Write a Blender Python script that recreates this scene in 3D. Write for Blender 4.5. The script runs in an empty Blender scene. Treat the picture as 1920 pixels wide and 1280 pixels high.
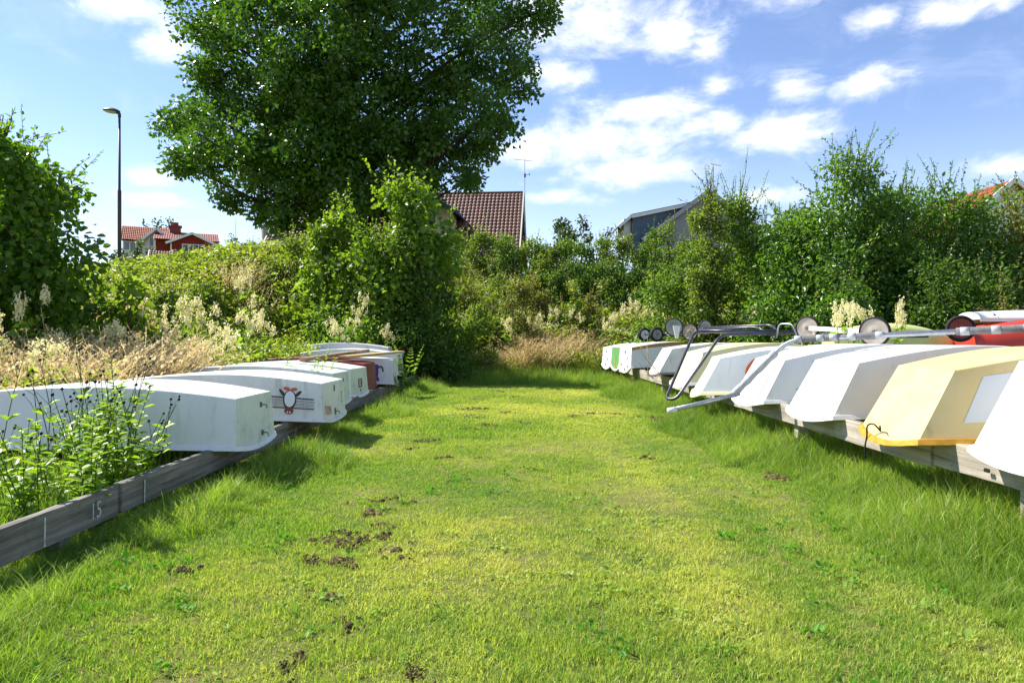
import bpy, math, random
import numpy as np
from mathutils import Vector, Matrix
random.seed(7)
RNG = np.random.default_rng(11)
PI = math.pi
S = bpy.context.scene
COL = S.collection
R = math.radians

# ------------------------------------------------------------------ camera, world, sun, exposure
CAM_H, FPX, HORIZ = 1.15, 1280.0, 636.0
cam_d = bpy.data.cameras.new('camera'); cam = bpy.data.objects.new('camera', cam_d); COL.objects.link(cam)
cam.location = (0, 0, CAM_H); cam.rotation_euler = (PI / 2, 0, 0)
cam_d.sensor_width = 36; cam_d.lens = 24; cam_d.shift_y = -4 / 1920; cam_d.clip_end = 4000; cam_d.clip_start = 0.05
S.camera = cam
SUN_DIR = Vector((-0.61, 0.29, 0.72)).normalized()          # towards the sun
SUN_EL = math.asin(SUN_DIR.z); SUN_AZ = math.atan2(SUN_DIR.x, SUN_DIR.y)
W = bpy.data.worlds.new('World'); S.world = W; W.use_nodes = True
S.view_settings.view_transform = 'Standard'; S.view_settings.look = 'None'
S.view_settings.gamma = 1; S.view_settings.exposure = 0.95
S.render.engine = 'CYCLES'
cy = S.cycles
cy.max_bounces = 7; cy.diffuse_bounces = 3; cy.glossy_bounces = 2; cy.transmission_bounces = 4; cy.transparent_max_bounces = 4
cy.caustics_reflective = False; cy.caustics_refractive = False
cy.use_denoising = True
sun_l = bpy.data.lights.new('sun', 'SUN'); sun_l.energy = 5.0; sun_l.angle = R(0.53); sun_l.color = (1, 0.95, 0.86)
sun = bpy.data.objects.new('sun', sun_l); COL.objects.link(sun)
sun.rotation_euler = SUN_DIR.to_track_quat('Z', 'Y').to_euler(); sun.location = (-20, 12, 30)


class NT:
    def __init__(s, tree): s.t = tree; s.n = tree.nodes; s.l = tree.links
    def add(s, typ, **kw):
        n = s.n.new(typ)
        for k, v in kw.items(): setattr(n, k, v)
        return n
    def put(s, sock, v):
        if hasattr(v, 'is_linked'): s.l.new(v, sock)
        elif v is not None: sock.default_value = v
    def math(s, op, a, b=None, c=None, clamp=False):
        n = s.add('ShaderNodeMath', operation=op, use_clamp=clamp)
        s.put(n.inputs[0], a)
        if b is not None: s.put(n.inputs[1], b)
        if c is not None: s.put(n.inputs[2], c)
        return n.outputs[0]
    def mix(s, f, a, b, blend='MIX'):
        n = s.add('ShaderNodeMix', data_type='RGBA', blend_type=blend)
        s.put(n.inputs[0], f)
        for k, v in ((6, a), (7, b)):
            if isinstance(v, tuple) and len(v) == 3: v = v + (1,)
            s.put(n.inputs[k], v)
        return n.outputs[2]
    def ramp(s, f, stops, interp='LINEAR'):
        n = s.add('ShaderNodeValToRGB'); n.color_ramp.interpolation = interp
        e = n.color_ramp.elements
        while len(e) < len(stops): e.new(0.5)
        for q, (p, c) in zip(e, stops):
            q.position = p; q.color = c if len(c) == 4 else tuple(c) + (1,)
        s.put(n.inputs[0], f); return n.outputs[0]
    def noise(s, vec, scale, detail=4, rough=0.55, dist=0.0):
        n = s.add('ShaderNodeTexNoise'); s.put(n.inputs['Vector'], vec)
        n.inputs['Scale'].default_value = scale; n.inputs['Detail'].default_value = detail
        n.inputs['Roughness'].default_value = rough; n.inputs['Distortion'].default_value = dist
        return n.outputs[0]
    def smooth(s, v, a, b):
        n = s.add('ShaderNodeMapRange', interpolation_type='SMOOTHSTEP')
        s.put(n.inputs[0], v); n.inputs[1].default_value = a; n.inputs[2].default_value = b
        return n.outputs[0]


def build_sky():
    g = NT(W.node_tree); g.n.clear()
    out = g.add('ShaderNodeOutputWorld'); bg = g.add('ShaderNodeBackground')
    sky = g.add('ShaderNodeTexSky', sky_type='NISHITA'); sky.sun_disc = False
    sky.sun_elevation = SUN_EL; sky.sun_rotation = SUN_AZ
    sky.air_density = 1.1; sky.dust_density = 0.0; sky.ozone_density = 2.2
    tc = g.add('ShaderNodeTexCoord'); sep = g.add('ShaderNodeSeparateXYZ'); g.l.new(tc.outputs['Generated'], sep.inputs[0])
    az = g.math('ARCTAN2', sep.outputs[0], sep.outputs[1]); el = g.math('ARCSINE', sep.outputs[2])
    # real cumulus patches of that afternoon: (azimuth, elevation, half-width, half-height, weight) in degrees
    blobs = CLOUDS
    cv = g.add('ShaderNodeCombineXYZ'); g.put(cv.inputs[0], az); g.put(cv.inputs[1], g.math('MULTIPLY', el, 1.9)); 
    n1 = g.noise(cv.outputs[0], 9.0, 8, 0.62, 0.6)
    n2 = g.noise(cv.outputs[0], 30.0, 6, 0.6, 0.3)
    acc = None; shade = None
    for (a, e, ra, re, wgt) in blobs:
        dx = g.math('MULTIPLY', g.math('SUBTRACT', az, R(a)), 1 / R(ra))
        dy = g.math('MULTIPLY', g.math('SUBTRACT', el, R(e)), 1 / R(re))
        # flat undersides: the lower half falls off faster
        dyl = g.math('MULTIPLY', g.math('MINIMUM', dy, 0.0), 1.5)
        dyy = g.math('ADD', g.math('MAXIMUM', dy, 0.0), dyl)
        r2 = g.math('ADD', g.math('MULTIPLY', dx, dx), g.math('MULTIPLY', dyy, dyy))
        m = g.math('MULTIPLY', g.math('SUBTRACT', 1.0, g.math('SQRT', r2)), wgt)
        acc = m if acc is None else g.math('MAXIMUM', acc, m)
        sh = g.math('MULTIPLY', g.math('MAXIMUM', m, 0.0), dy)
        shade = sh if shade is None else g.math('ADD', shade, sh)
    acc = g.math('MAXIMUM', acc, -0.55)
    dens = g.math('ADD', acc, g.math('ADD', g.math('MULTIPLY', g.math('SUBTRACT', n1, 0.5), 2.0), g.math('MULTIPLY', g.math('SUBTRACT', n2, 0.5), 0.7)))
    alpha = g.smooth(dens, -0.08, 1.15)
    # thin high veil
    veil = g.math('MULTIPLY', g.smooth(n1, 0.45, 0.75), 0.14)
    haze = g.math('MULTIPLY', g.smooth(el, 0.30, 0.0), 0.38)
    lit = g.smooth(g.math('ADD', shade, g.math('MULTIPLY', g.math('SUBTRACT', n2, 0.5), 1.3)), -0.45, 0.35)
    ccol = g.mix(lit, (7.4, 7.9, 9.0), (10.6, 10.5, 10.5))
    tintsky = g.mix(1.0, sky.outputs[0], (1.20, 1.17, 1.33), 'MULTIPLY')
    c = g.mix(g.math('MAXIMUM', haze, veil), tintsky, (8.3, 9.0, 10.6))
    c = g.mix(g.math('MULTIPLY', alpha, 0.95), c, ccol)
    g.l.new(c, bg.inputs[0]); bg.inputs[1].default_value = 0.080
    g.l.new(bg.outputs[0], out.inputs[0])


def dir_of(px, py, rx, ry, w=1.0):
    x, z = (px - 960) / FPX, (HORIZ - py) / FPX
    az = math.degrees(math.atan2(x, 1)); el = math.degrees(math.atan2(z, math.hypot(x, 1)))
    k = math.degrees(1 / FPX) / (1 + x * x)
    return (az, el, rx * k * 1.25, ry * k * 1.35, w)


CLOUDS = [dir_of(*c) for c in [
    (235, 12, 110, 45), (305, 95, 60, 40, .9), (1130, 40, 190, 75), (1240, 70, 110, 55), (1325, 92, 40, 28, .9),
    (1045, 145, 75, 28, .9), (1350, 165, 34, 18, .8), (1485, 172, 52, 32), (1630, 165, 68, 34), (1640, 42, 55, 40),
    (1790, 22, 110, 40), (1215, 212, 125, 38), (1335, 236, 75, 30, .9), (1470, 256, 105, 42), (1110, 272, 185, 50),
    (1190, 328, 170, 36), (1010, 292, 100, 36), (1045, 372, 70, 18, .8), (1880, 312, 80, 36), (1420, 372, 80, 24, .8),
    (285, 332, 45, 20, .7), (310, 382, 75, 18, .7), (405, 402, 80, 18, .4), (1560, -60, 200, 60), (600, -300, 500, 120), (2400, 100, 300, 120),
    (-500, 200, 250, 90)]]
build_sky()


# ------------------------------------------------------------------ helpers
def at(px, py, Y):
    return Vector(((px - 960) / FPX * Y, Y, CAM_H + (HORIZ - py) / FPX * Y))


def sstep(a, b, x):
    t = np.clip((np.asarray(x, float) - a) / (b - a), 0, 1); return t * t * (3 - 2 * t)


def G(x, y):
    x = np.asarray(x, float); y = np.asarray(y, float)
    y0 = 18.0 - 4.0 * sstep(3, 9, -x) - 8.0 * sstep(3.5, 7, x)
    wd = 9.0 + 4.0 * sstep(3.5, 7, x)
    H = 2.5 + 0.9 * np.exp(-((x + 7.5) / 4.5) ** 2)
    z = H * sstep(0, 1, (y - y0) / wd)
    z = z * (1 - 0.4 * sstep(30, 46, y))
    return z


def vnoise(x, y, sc, seed=0):
    x = np.asarray(x, float) * sc + seed * 17.3; y = np.asarray(y, float) * sc + seed * 9.1
    xi = np.floor(x).astype(np.int64); yi = np.floor(y).astype(np.int64); fx = x - xi; fy = y - yi
    fx = fx * fx * (3 - 2 * fx); fy = fy * fy * (3 - 2 * fy)
    def h(a, b):
        n = (a * 374761393 + b * 668265263 + seed * 974711) & 0x7fffffff
        n = ((n ^ (n >> 13)) * 1274126177) & 0x7fffffff
        return ((n ^ (n >> 16)) & 0xffff) / 65535.0
    return (h(xi, yi) * (1 - fx) + h(xi + 1, yi) * fx) * (1 - fy) + (h(xi, yi + 1) * (1 - fx) + h(xi + 1, yi + 1) * fx) * fy


def tag(o, label=None, cat=None, group=None, kind=None):
    for k, v in (('label', label), ('category', cat), ('group', group), ('kind', kind)):
        if v: o[k] = v
    return o


def empty(name, loc, label, cat, group=None, rz=0.0):
    o = bpy.data.objects.new(name, None); COL.objects.link(o); o.location = loc; o.rotation_euler = (0, 0, rz)
    o.empty_display_size = 0.2
    return tag(o, label, cat, group)


def mesh_obj(name, verts, faces, mat, parent=None, smooth=False, link=True, mats=None, midx=None, tint=None):
    me = bpy.data.meshes.new(name)
    me.from_pydata([tuple(v) for v in verts], [], [tuple(f) for f in faces])
    for m in (mats or [mat]): me.materials.append(m)
    if midx is not None: me.polygons.foreach_set('material_index', np.asarray(midx, np.int32))
    if smooth: me.polygons.foreach_set('use_smooth', [True] * len(me.polygons))
    if tint is not None:
        a = me.attributes.new('tint', 'FLOAT', 'POINT'); a.data.foreach_set('value', np.asarray(tint, np.float32))
    me.update()
    o = bpy.data.objects.new(name, me)
    if link: COL.objects.link(o)
    if parent: o.parent = parent
    return o


def array_mesh(name, V, loops, sizes, mat, parent=None, tint=None, link=True, mats=None, midx=None):
    me = bpy.data.meshes.new(name)
    V = np.asarray(V, np.float32); me.vertices.add(len(V)); me.vertices.foreach_set('co', V.ravel())
    loops = np.asarray(loops, np.int32).ravel(); sizes = np.asarray(sizes, np.int32)
    me.loops.add(len(loops)); me.loops.foreach_set('vertex_index', loops)
    me.polygons.add(len(sizes)); st = np.concatenate([[0], np.cumsum(sizes)[:-1]]).astype(np.int32)
    me.polygons.foreach_set('loop_start', st)
    for m in (mats or [mat]): me.materials.append(m)
    if midx is not None: me.polygons.foreach_set('material_index', np.asarray(midx, np.int32))
    if tint is not None:
        a = me.attributes.new('tint', 'FLOAT', 'POINT'); a.data.foreach_set('value', np.asarray(tint, np.float32))
    me.update(calc_edges=True); me.validate()
    o = bpy.data.objects.new(name, me)
    if link: COL.objects.link(o)
    if parent: o.parent = parent
    return o


class MB:
    """collects shapes for ONE mesh"""
    def __init__(s): s.v = []; s.f = []; s.m = []; s.cur = 0
    def addf(s, fs, off):
        for f in fs: s.f.append(tuple(i + off for i in f)); s.m.append(s.cur)
    def box(s, c, size, M=None):
        o = len(s.v); hx, hy, hz = size[0] / 2, size[1] / 2, size[2] / 2
        for dx, dy, dz in ((-1, -1, -1), (1, -1, -1), (1, 1, -1), (-1, 1, -1), (-1, -1, 1), (1, -1, 1), (1, 1, 1), (-1, 1, 1)):
            p = Vector((dx * hx, dy * hy, dz * hz))
            if M is not None: p = M @ p
            s.v.append(p + Vector(c))
        s.addf(((0, 3, 2, 1), (4, 5, 6, 7), (0, 1, 5, 4), (1, 2, 6, 5), (2, 3, 7, 6), (3, 0, 4, 7)), o); return s
    def bar(s, a, b, w, h, up=(0, 0, 1)):
        a = Vector(a); b = Vector(b); d = (b - a); L = d.length; d.normalize()
        u = Vector(up); sx = d.cross(u)
        if sx.length < 1e-5: sx = Vector((1, 0, 0))
        sx.normalize(); u = sx.cross(d)
        M = Matrix((d, sx, u)).transposed()
        return s.box((a + b) / 2, (L, w, h), M)
    def poly(s, pts):
        o = len(s.v); s.v += [Vector(p) for p in pts]; s.addf((tuple(range(len(pts))),), o); return s
    def slab(s, pts, t):
        """flat polygon given thickness along vector t"""
        o = len(s.v); n = len(pts); t = Vector(t)
        s.v += [Vector(p) for p in pts] + [Vector(p) + t for p in pts]
        s.addf([tuple(range(n))[::-1], tuple(range(n, 2 * n))] + [(i, (i + 1) % n, n + (i + 1) % n, n + i) for i in range(n)], o); return s
    def tube(s, pts, rad, n=8, caps=True):
        pts = [Vector(p) for p in pts]; k = len(pts)
        if not hasattr(rad, '__len__'): rad = [rad] * k
        o = len(s.v); ref = Vector((0.13, 0.27, 0.95))
        for i, p in enumerate(pts):
            d = (pts[min(i + 1, k - 1)] - pts[max(i - 1, 0)]).normalized()
            if abs(d.dot(ref)) > 0.97: ref = Vector((0.95, 0.2, 0.1))
            a = d.cross(ref).normalized(); b = d.cross(a)
            for j in range(n):
                t = 2 * PI * j / n; s.v.append(p + (a * math.cos(t) + b * math.sin(t)) * rad[i])
        fs = [(i * n + j, i * n + (j + 1) % n, (i + 1) * n + (j + 1) % n, (i + 1) * n + j) for i in range(k - 1) for j in range(n)]
        if caps: fs += [tuple(range(n))[::-1], tuple((k - 1) * n + j for j in range(n))]
        s.addf(fs, o); return s
    def lathe(s, prof, c, axis, n=28, closed=False):
        """prof = [(r, h)] about axis through c"""
        ax = Vector(axis).normalized(); a = ax.cross(Vector((0.1, 0.3, 0.9))).normalized(); b = ax.cross(a)
        o = len(s.v); k = len(prof)
        for (r, h) in prof:
            for j in range(n):
                t = 2 * PI * j / n; s.v.append(Vector(c) + ax * h + (a * math.cos(t) + b * math.sin(t)) * r)
        kk = k if closed else k - 1
        s.addf([(i * n + j, i * n + (j + 1) % n, ((i + 1) % k) * n + (j + 1) % n, ((i + 1) % k) * n + j) for i in range(kk) for j in range(n)], o)
        return s
    def build(s, name, mat, parent=None, smooth=False, bevel=0, mats=None, link=True):
        o = mesh_obj(name, s.v, s.f, mat, parent, smooth, link, mats, s.m if mats else None)
        if bevel:
            b = o.modifiers.new('bevel', 'BEVEL'); b.width = bevel; b.segments = 2; b.limit_method = 'ANGLE'; b.angle_limit = R(35)
        return o


def smooth_path(pts, k=6):
    pts = [Vector(p) for p in pts]; out = []
    P = [pts[0]] + pts + [pts[-1]]
    for i in range(1, len(P) - 2):
        for j in range(k):
            t = j / k; a, b, c, d = P[i - 1], P[i], P[i + 1], P[i + 2]
            out.append(0.5 * ((2 * b) + (c - a) * t + (2 * a - 5 * b + 4 * c - d) * t * t + (3 * b - a - 3 * c + d) * t ** 3))
    out.append(pts[-1]); return out


def round_path(pts, r, k=6):
    """polyline with rounded corners"""
    pts = [Vector(p) for p in pts]; out = [pts[0]]
    for i in range(1, len(pts) - 1):
        p, a, b = pts[i], pts[i - 1], pts[i + 1]
        da = (a - p); db = (b - p); rr = min(r, da.length * .45, db.length * .45)
        A = p + da.normalized() * rr; B = p + db.normalized() * rr
        for j in range(k + 1):
            t = j / k; out.append(A * (1 - t) ** 2 + p * 2 * t * (1 - t) + B * t * t)
    out.append(pts[-1]); return out


def text_geo(body, size):
    cu = bpy.data.curves.new('lettering', 'FONT'); cu.body = body; cu.size = size; cu.align_x = 'CENTER'; cu.align_y = 'CENTER'; cu.resolution_u = 3
    o = bpy.data.objects.new('lettering_source', cu); COL.objects.link(o)
    bpy.context.view_layer.update()
    dg = bpy.context.evaluated_depsgraph_get(); me = bpy.data.meshes.new_from_object(o.evaluated_get(dg))
    v = [tuple(q.co) for q in me.vertices]; f = [tuple(p.vertices) for p in me.polygons]
    bpy.data.objects.remove(o); bpy.data.meshes.remove(me); bpy.data.curves.remove(cu)
    return v, f


# ------------------------------------------------------------------ materials
def pmat(name, col, rough=0.5, spec=0.4, metal=0.0, var=0.0, vscale=6.0, col2=None, bump=0.0, bscale=30.0, coords='Object', dirt=None, dscale=4.0, dlo=.58, dhi=.72, grime=0.0):
    m = bpy.data.materials.new(name); m.use_nodes = True; g = NT(m.node_tree)
    b = g.n['Principled BSDF']; b.inputs['Roughness'].default_value = rough; b.inputs['Metallic'].default_value = metal
    b.inputs['Specular IOR Level'].default_value = spec
    tc = g.add('ShaderNodeTexCoord'); vec = tc.outputs[coords]
    c = tuple(col) + (1,)
    if col2 is not None or var:
        n = g.noise(vec, vscale, 6, 0.6)
        c2 = col2 if col2 is not None else tuple(x * (1 - var) for x in col)
        c = g.mix(g.smooth(n, 0.35, 0.68), tuple(col), tuple(c2))
    if dirt is not None:
        n = g.noise(vec, dscale, 9, 0.68, 0.8)
        c = g.mix(g.math('MULTIPLY', g.smooth(n, dlo, dhi), 0.6), c, tuple(dirt))
    if grime:
        mp = g.add('ShaderNodeMapping'); g.l.new(vec, mp.inputs[0]); mp.inputs['Scale'].default_value = (11, 11, .9)
        st = g.noise(mp.outputs[0], 1.0, 7, .7, .3); pt = g.noise(vec, 2.3, 4, .6); sp = g.noise(vec, 70, 3, .5)
        c = g.mix(g.math('MULTIPLY', g.math('MULTIPLY', g.smooth(st, .50, .72), g.smooth(pt, .40, .65)), grime), c, (.24, .25, .15))
        c = g.mix(g.math('MULTIPLY', g.smooth(sp, .70, .76), min(1, grime * 1.3)), c, (.10, .10, .08))
    g.put(b.inputs['Base Color'], c)
    if bump:
        bp = g.add('ShaderNodeBump'); bp.inputs['Strength'].default_value = bump; bp.inputs['Distance'].default_value = 0.02
        g.put(bp.inputs['Height'], g.noise(vec, bscale, 5, 0.6)); g.l.new(bp.outputs[0], b.inputs['Normal'])
    return m


def leaf_mat(name, dark, light, trans=0.38, tcol=None, gloss=0.35, rough=0.42, inst=False):
    m = bpy.data.materials.new(name); m.use_nodes = True; g = NT(m.node_tree)
    b = g.n['Principled BSDF']; out = g.n['Material Output']
    a = g.add('ShaderNodeAttribute'); a.attribute_name = 'tint'; f = a.outputs['Fac']
    if inst:
        a2 = g.add('ShaderNodeAttribute'); a2.attribute_name = 'vary'; a2.attribute_type = 'INSTANCER'
        f = g.math('ADD', g.math('MULTIPLY', f, 0.58), g.math('MULTIPLY', a2.outputs['Fac'], 0.62), clamp=True)
    c = g.mix(f, tuple(dark), tuple(light))
    g.put(b.inputs['Base Color'], c); b.inputs['Roughness'].default_value = rough; b.inputs['Specular IOR Level'].default_value = gloss
    tr = g.add('ShaderNodeBsdfTranslucent')
    g.put(tr.inputs[0], g.mix(1.0, c, tcol or (1.9, 2.0, 0.7), 'MULTIPLY'))
    mx = g.add('ShaderNodeMixShader'); mx.inputs[0].default_value = trans
    g.l.new(b.outputs[0], mx.inputs[1]); g.l.new(tr.outputs[0], mx.inputs[2]); g.l.new(mx.outputs[0], out.inputs[0])
    return m


M = {}
M['white'] = pmat('white_gelcoat', (.80, .80, .77), .32, .5, var=.06, vscale=3, dirt=(.50, .47, .38), dscale=7, dlo=.6, dhi=.8, bump=.03, bscale=9, grime=.30)
M['white_old'] = pmat('weathered_white_paint', (.76, .76, .71), .5, .4, var=.12, vscale=4, dirt=(.30, .29, .22), dscale=9, dlo=.57, dhi=.78, bump=.05, bscale=14, grime=.65)
M['greenwhite'] = pmat('pale_green_paint_and_bounce', (.70, .74, .66), .5, .4, var=.12, vscale=5, dirt=(.25, .27, .18), dscale=11, dlo=.55, dhi=.75, bump=.05, bscale=14, grime=.65)
M['lilac'] = pmat('greyish_white_paint', (.70, .68, .68), .5, .4, var=.08, grime=.5, dirt=(.35, .33, .3), dscale=9, dlo=.6, dhi=.78)
M['cream'] = pmat('cream_yellow_gelcoat', (.74, .54, .22), .36, .5, col2=(.77, .60, .28), vscale=3, dirt=(.42, .30, .13), dscale=7, dlo=.6, dhi=.8, bump=.03, bscale=9, grime=.45)
M['paleyellow'] = pmat('pale_yellow_gelcoat', (.80, .75, .42), .4, .5, col2=(.74, .68, .36), vscale=3, dirt=(.35, .3, .15), dscale=9, dlo=.6, dhi=.8)
M['ochre'] = pmat('ochre_rubber', (.60, .31, .03), .55, .35, var=.35, vscale=12)
M['maroon'] = pmat('maroon_paint', (.20, .035, .03), .5, .4, col2=(.26, .06, .05), vscale=5, dirt=(.08, .03, .03), dscale=9)
M['green_paint'] = pmat('green_paint', (.10, .30, .09), .5, .4, col2=(.16, .36, .12), vscale=8, dirt=(.4, .4, .3), dscale=14)
M['brown_stripe'] = pmat('ochre_stripe_paint', (.42, .24, .07), .5)
M['grey_stripe'] = pmat('grey_stripe_paint', (.34, .35, .38), .5)
M['cutlight'] = pmat('white_panel', (.76, .77, .78), .45, .4, dirt=(.5, .5, .5), dscale=20, dlo=.66, dhi=.8)
M['faded_white'] = pmat('faded_white_paint', (.64, .64, .62), .7, .3, col2=(.38, .37, .35), vscale=40)
M['black'] = pmat('black_paint', (.015, .015, .017), .4, .5)
M['rubber'] = pmat('black_rubber', (.018, .018, .018), .75, .3, var=.4, vscale=20, bump=.2, bscale=60)
M['orange'] = pmat('orange_paint', (.62, .10, .02), .5)
M['purple'] = pmat('purple_paint', (.09, .03, .28), .5)
M['red'] = pmat('red_gelcoat', (.62, .05, .025), .4, .5, var=.15)
M['darkred'] = pmat('dark_red_metal', (.25, .025, .02), .5, .5, var=.3, vscale=15)
M['yellowgreen'] = pmat('pale_lime_hull', (.66, .70, .23), .42, .5, col2=(.58, .62, .2), vscale=3, dirt=(.3, .3, .12), dscale=8)
M['galv'] = pmat('galvanised_steel', (.50, .51, .53), .42, .5, metal=.75, col2=(.38, .39, .41), vscale=25, bump=.05, bscale=50)
M['tape'] = pmat('grey_duct_tape', (.34, .35, .36), .45, .5, col2=(.45, .46, .48), vscale=20, bump=.35, bscale=35)
M['foam'] = pmat('grey_foam_sleeve', (.20, .20, .205), .85, .2, col2=(.14, .14, .145), vscale=18, bump=.2, bscale=45)
M['dark_tube'] = pmat('navy_black_tube', (.022, .024, .04), .32, .5, col2=(.05, .05, .07), vscale=14)
M['rim_tan'] = pmat('faded_plastic_rim', (.38, .33, .28), .65, .3, col2=(.30, .26, .22), vscale=10)
M['rim_grey'] = pmat('grey_plastic_rim', (.22, .24, .22), .65, .3, col2=(.28, .30, .27), vscale=10)
M['steel_dark'] = pmat('tarnished_fitting', (.16, .15, .13), .45, .5, metal=.5)
M['whitemetal'] = pmat('white_enamel', (.74, .74, .72), .4, .5, dirt=(.35, .3, .22), dscale=20)
M['bark'] = pmat('oak_bark', (.060, .048, .036), .9, .2, col2=(.030, .025, .02), vscale=9, bump=.8, bscale=14)
M['twig'] = pmat('twig_bark', (.085, .062, .04), .85, .2, var=.4, vscale=20)
M['soil'] = pmat('crumbly_soil', (.150, .100, .058), .95, .1, col2=(.070, .047, .028), vscale=22, bump=1.0, bscale=50)
M['soil_dry'] = pmat('dry_soil', (.22, .16, .09), .95, .1, col2=(.10, .065, .035), vscale=22, bump=1.0, bscale=50)


def wood_mat(name, a, b, scale=1.0, axis='Y', dark=(.05, .045, .04)):
    m = bpy.data.materials.new(name); m.use_nodes = True; g = NT(m.node_tree)
    p = g.n['Principled BSDF']; p.inputs['Roughness'].default_value = .8; p.inputs['Specular IOR Level'].default_value = .25
    tc = g.add('ShaderNodeTexCoord'); mp = g.add('ShaderNodeMapping'); g.l.new(tc.outputs['Object'], mp.inputs[0])
    mp.inputs['Scale'].default_value = {'X': (1.2, 26, 26), 'Y': (26, 1.2, 26)}[axis]
    n = g.noise(mp.outputs[0], scale, 8, .65, .5); n2 = g.noise(tc.outputs['Object'], 2.2, 5, .6); n3 = g.noise(tc.outputs['Object'], 7, 6, .7, .5)
    c = g.ramp(n, [(.28, dark), (.44, a), (.62, b), (.8, tuple(x * 1.1 for x in b))])
    c = g.mix(g.math('MULTIPLY', g.smooth(n2, .42, .68), .45), c, tuple(x * .55 for x in a))
    c = g.mix(g.math('MULTIPLY', g.smooth(n3, .60, .72), .7), c, dark)
    n4 = g.noise(tc.outputs['Object'], 3.3, 8, .7, 1.0); c = g.mix(g.math('MULTIPLY', g.smooth(n4, .58, .70), .55), c, (.10, .115, .055))
    g.put(p.inputs['Base Color'], c)
    bp = g.add('ShaderNodeBump'); bp.inputs['Strength'].default_value = .6; bp.inputs['Distance'].default_value = .012
    g.put(bp.inputs['Height'], n); g.l.new(bp.outputs[0], p.inputs['Normal'])
    return m


M['grey_wood'] = wood_mat('weathered_grey_timber', (.16, .145, .125), (.29, .265, .23))
M['pale_wood'] = wood_mat('sun_bleached_timber', (.33, .29, .23), (.47, .42, .35), dark=(.10, .08, .06))
M['new_wood'] = wood_mat('yellow_pine_plank', (.50, .38, .17), (.60, .46, .22), axis='X', dark=(.34, .24, .1))
M['brown_wood'] = wood_mat('brown_plank', (.30, .20, .11), (.42, .30, .19), axis='X', dark=(.15, .1, .05))

LM = {}
LM['oak'] = leaf_mat('oak_leaf', (.024, .066, .009), (.095, .185, .022), .38, (1.8, 2.0, .6), .4, .38)
LM['bigleaf'] = leaf_mat('sallow_leaf', (.036, .100, .011), (.150, .255, .026), .48, (2.0, 2.0, .5))
LM['maple'] = leaf_mat('maple_leaf', (.080, .170, .020), (.210, .310, .040), .48, (1.9, 1.8, .5))
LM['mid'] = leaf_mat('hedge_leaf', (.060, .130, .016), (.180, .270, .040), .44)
LM['olive'] = leaf_mat('bank_leaf', (.085, .135, .022), (.200, .260, .050), .44)
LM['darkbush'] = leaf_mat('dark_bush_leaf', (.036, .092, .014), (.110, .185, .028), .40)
LM['alder'] = leaf_mat('alder_leaf', (.038, .104, .013), (.150, .260, .034), .45, gloss=.6, rough=.33)
LM['bramble'] = leaf_mat('bramble_leaf', (.095, .140, .030), (.260, .230, .070), .42)
LM['far'] = leaf_mat('distant_leaf', (.034, .060, .020), (.075, .120, .038), .28)
LM['herb'] = leaf_mat('herb_leaf', (.090, .190, .018), (.260, .360, .050), .46)
LM['lawn'] = leaf_mat('lawn_blade', (.060, .250, .012), (.660, .640, .165), .43, (1.35, 1.4, .6), .25, .5, inst=True)
LM['rough'] = leaf_mat('rough_grass_blade', (.040, .130, .010), (.380, .500, .080), .40, (1.5, 1.6, .6), .3, .45, inst=True)
LM['dry'] = leaf_mat('dry_grass_stem', (.40, .31, .11), (.74, .62, .32), .42, (1.2, 1.15, .9), .25, .5, inst=True)
LM['dryhead'] = leaf_mat('dry_grass_head', (.48, .37, .19), (.74, .62, .38), .42, (1.25, 1.15, 1.0), .2, .6, inst=True)
LM['meadow'] = leaf_mat('meadow_green_blade', (.130, .200, .024), (.440, .450, .090), .44, (1.4, 1.45, .6), .25, .5, inst=True)
LM['herb_i'] = leaf_mat('undergrowth_leaf', (.075, .145, .016), (.270, .310, .055), .44, inst=True)
LM['cream'] = leaf_mat('cream_blossom', (.80, .73, .36), (.90, .86, .56), .45, (1, 1, .9), .2, .7)
LM['cream_i'] = leaf_mat('pale_blossom', (.62, .58, .26), (.82, .78, .45), .4, (1, 1, .9), .2, .7, inst=True)
LM['stem'] = leaf_mat('herb_stem', (.060, .095, .020), (.120, .110, .040), .2)
LM['seed'] = leaf_mat('dark_seed_head', (.020, .012, .010), (.055, .030, .022), .05)

# ------------------------------------------------------------------ foliage builders
SHAPES = {
    'rhomb': (np.array([(0, 0, 0), (.5, .33, .1), (1, 0, -.05), (.5, -.33, .1)]), [(0, 1, 2, 3)]),
    'oval': (np.array([(0, 0, 0), (.30, .27, .11), (.68, .25, .10), (1, 0, -.08), (.68, -.25, .10), (.30, -.27, .11)]), [(0, 3, 2, 1), (0, 5, 4, 3)]),
    'round': (np.array([(0, 0, 0), (.22, .34, .10), (.66, .36, .10), (1, 0, -.10), (.66, -.36, .10), (.22, -.34, .10)]), [(0, 3, 2, 1), (0, 5, 4, 3)]),
    'lobed': (np.array([(0, 0, 0), (.10, .42, .12), (.42, .22, .05), (.62, .40, .1), (1, 0, -.1), (.62, -.40, .1), (.42, -.22, .05), (.10, -.42, .12)]),
              [(0, 2, 1), (0, 4, 3, 2), (0, 7, 6), (0, 6, 5, 4)]),
    'blade': (np.array([(0, .05, 0), (0, -.05, 0), (.55, -.06, .05), (.55, .06, .05), (1, 0, -.1)]), [(0, 1, 2, 3), (3, 2, 4)]),
}


def unit(v): return v / (np.linalg.norm(v, axis=-1, keepdims=True) + 1e-9)


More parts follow.
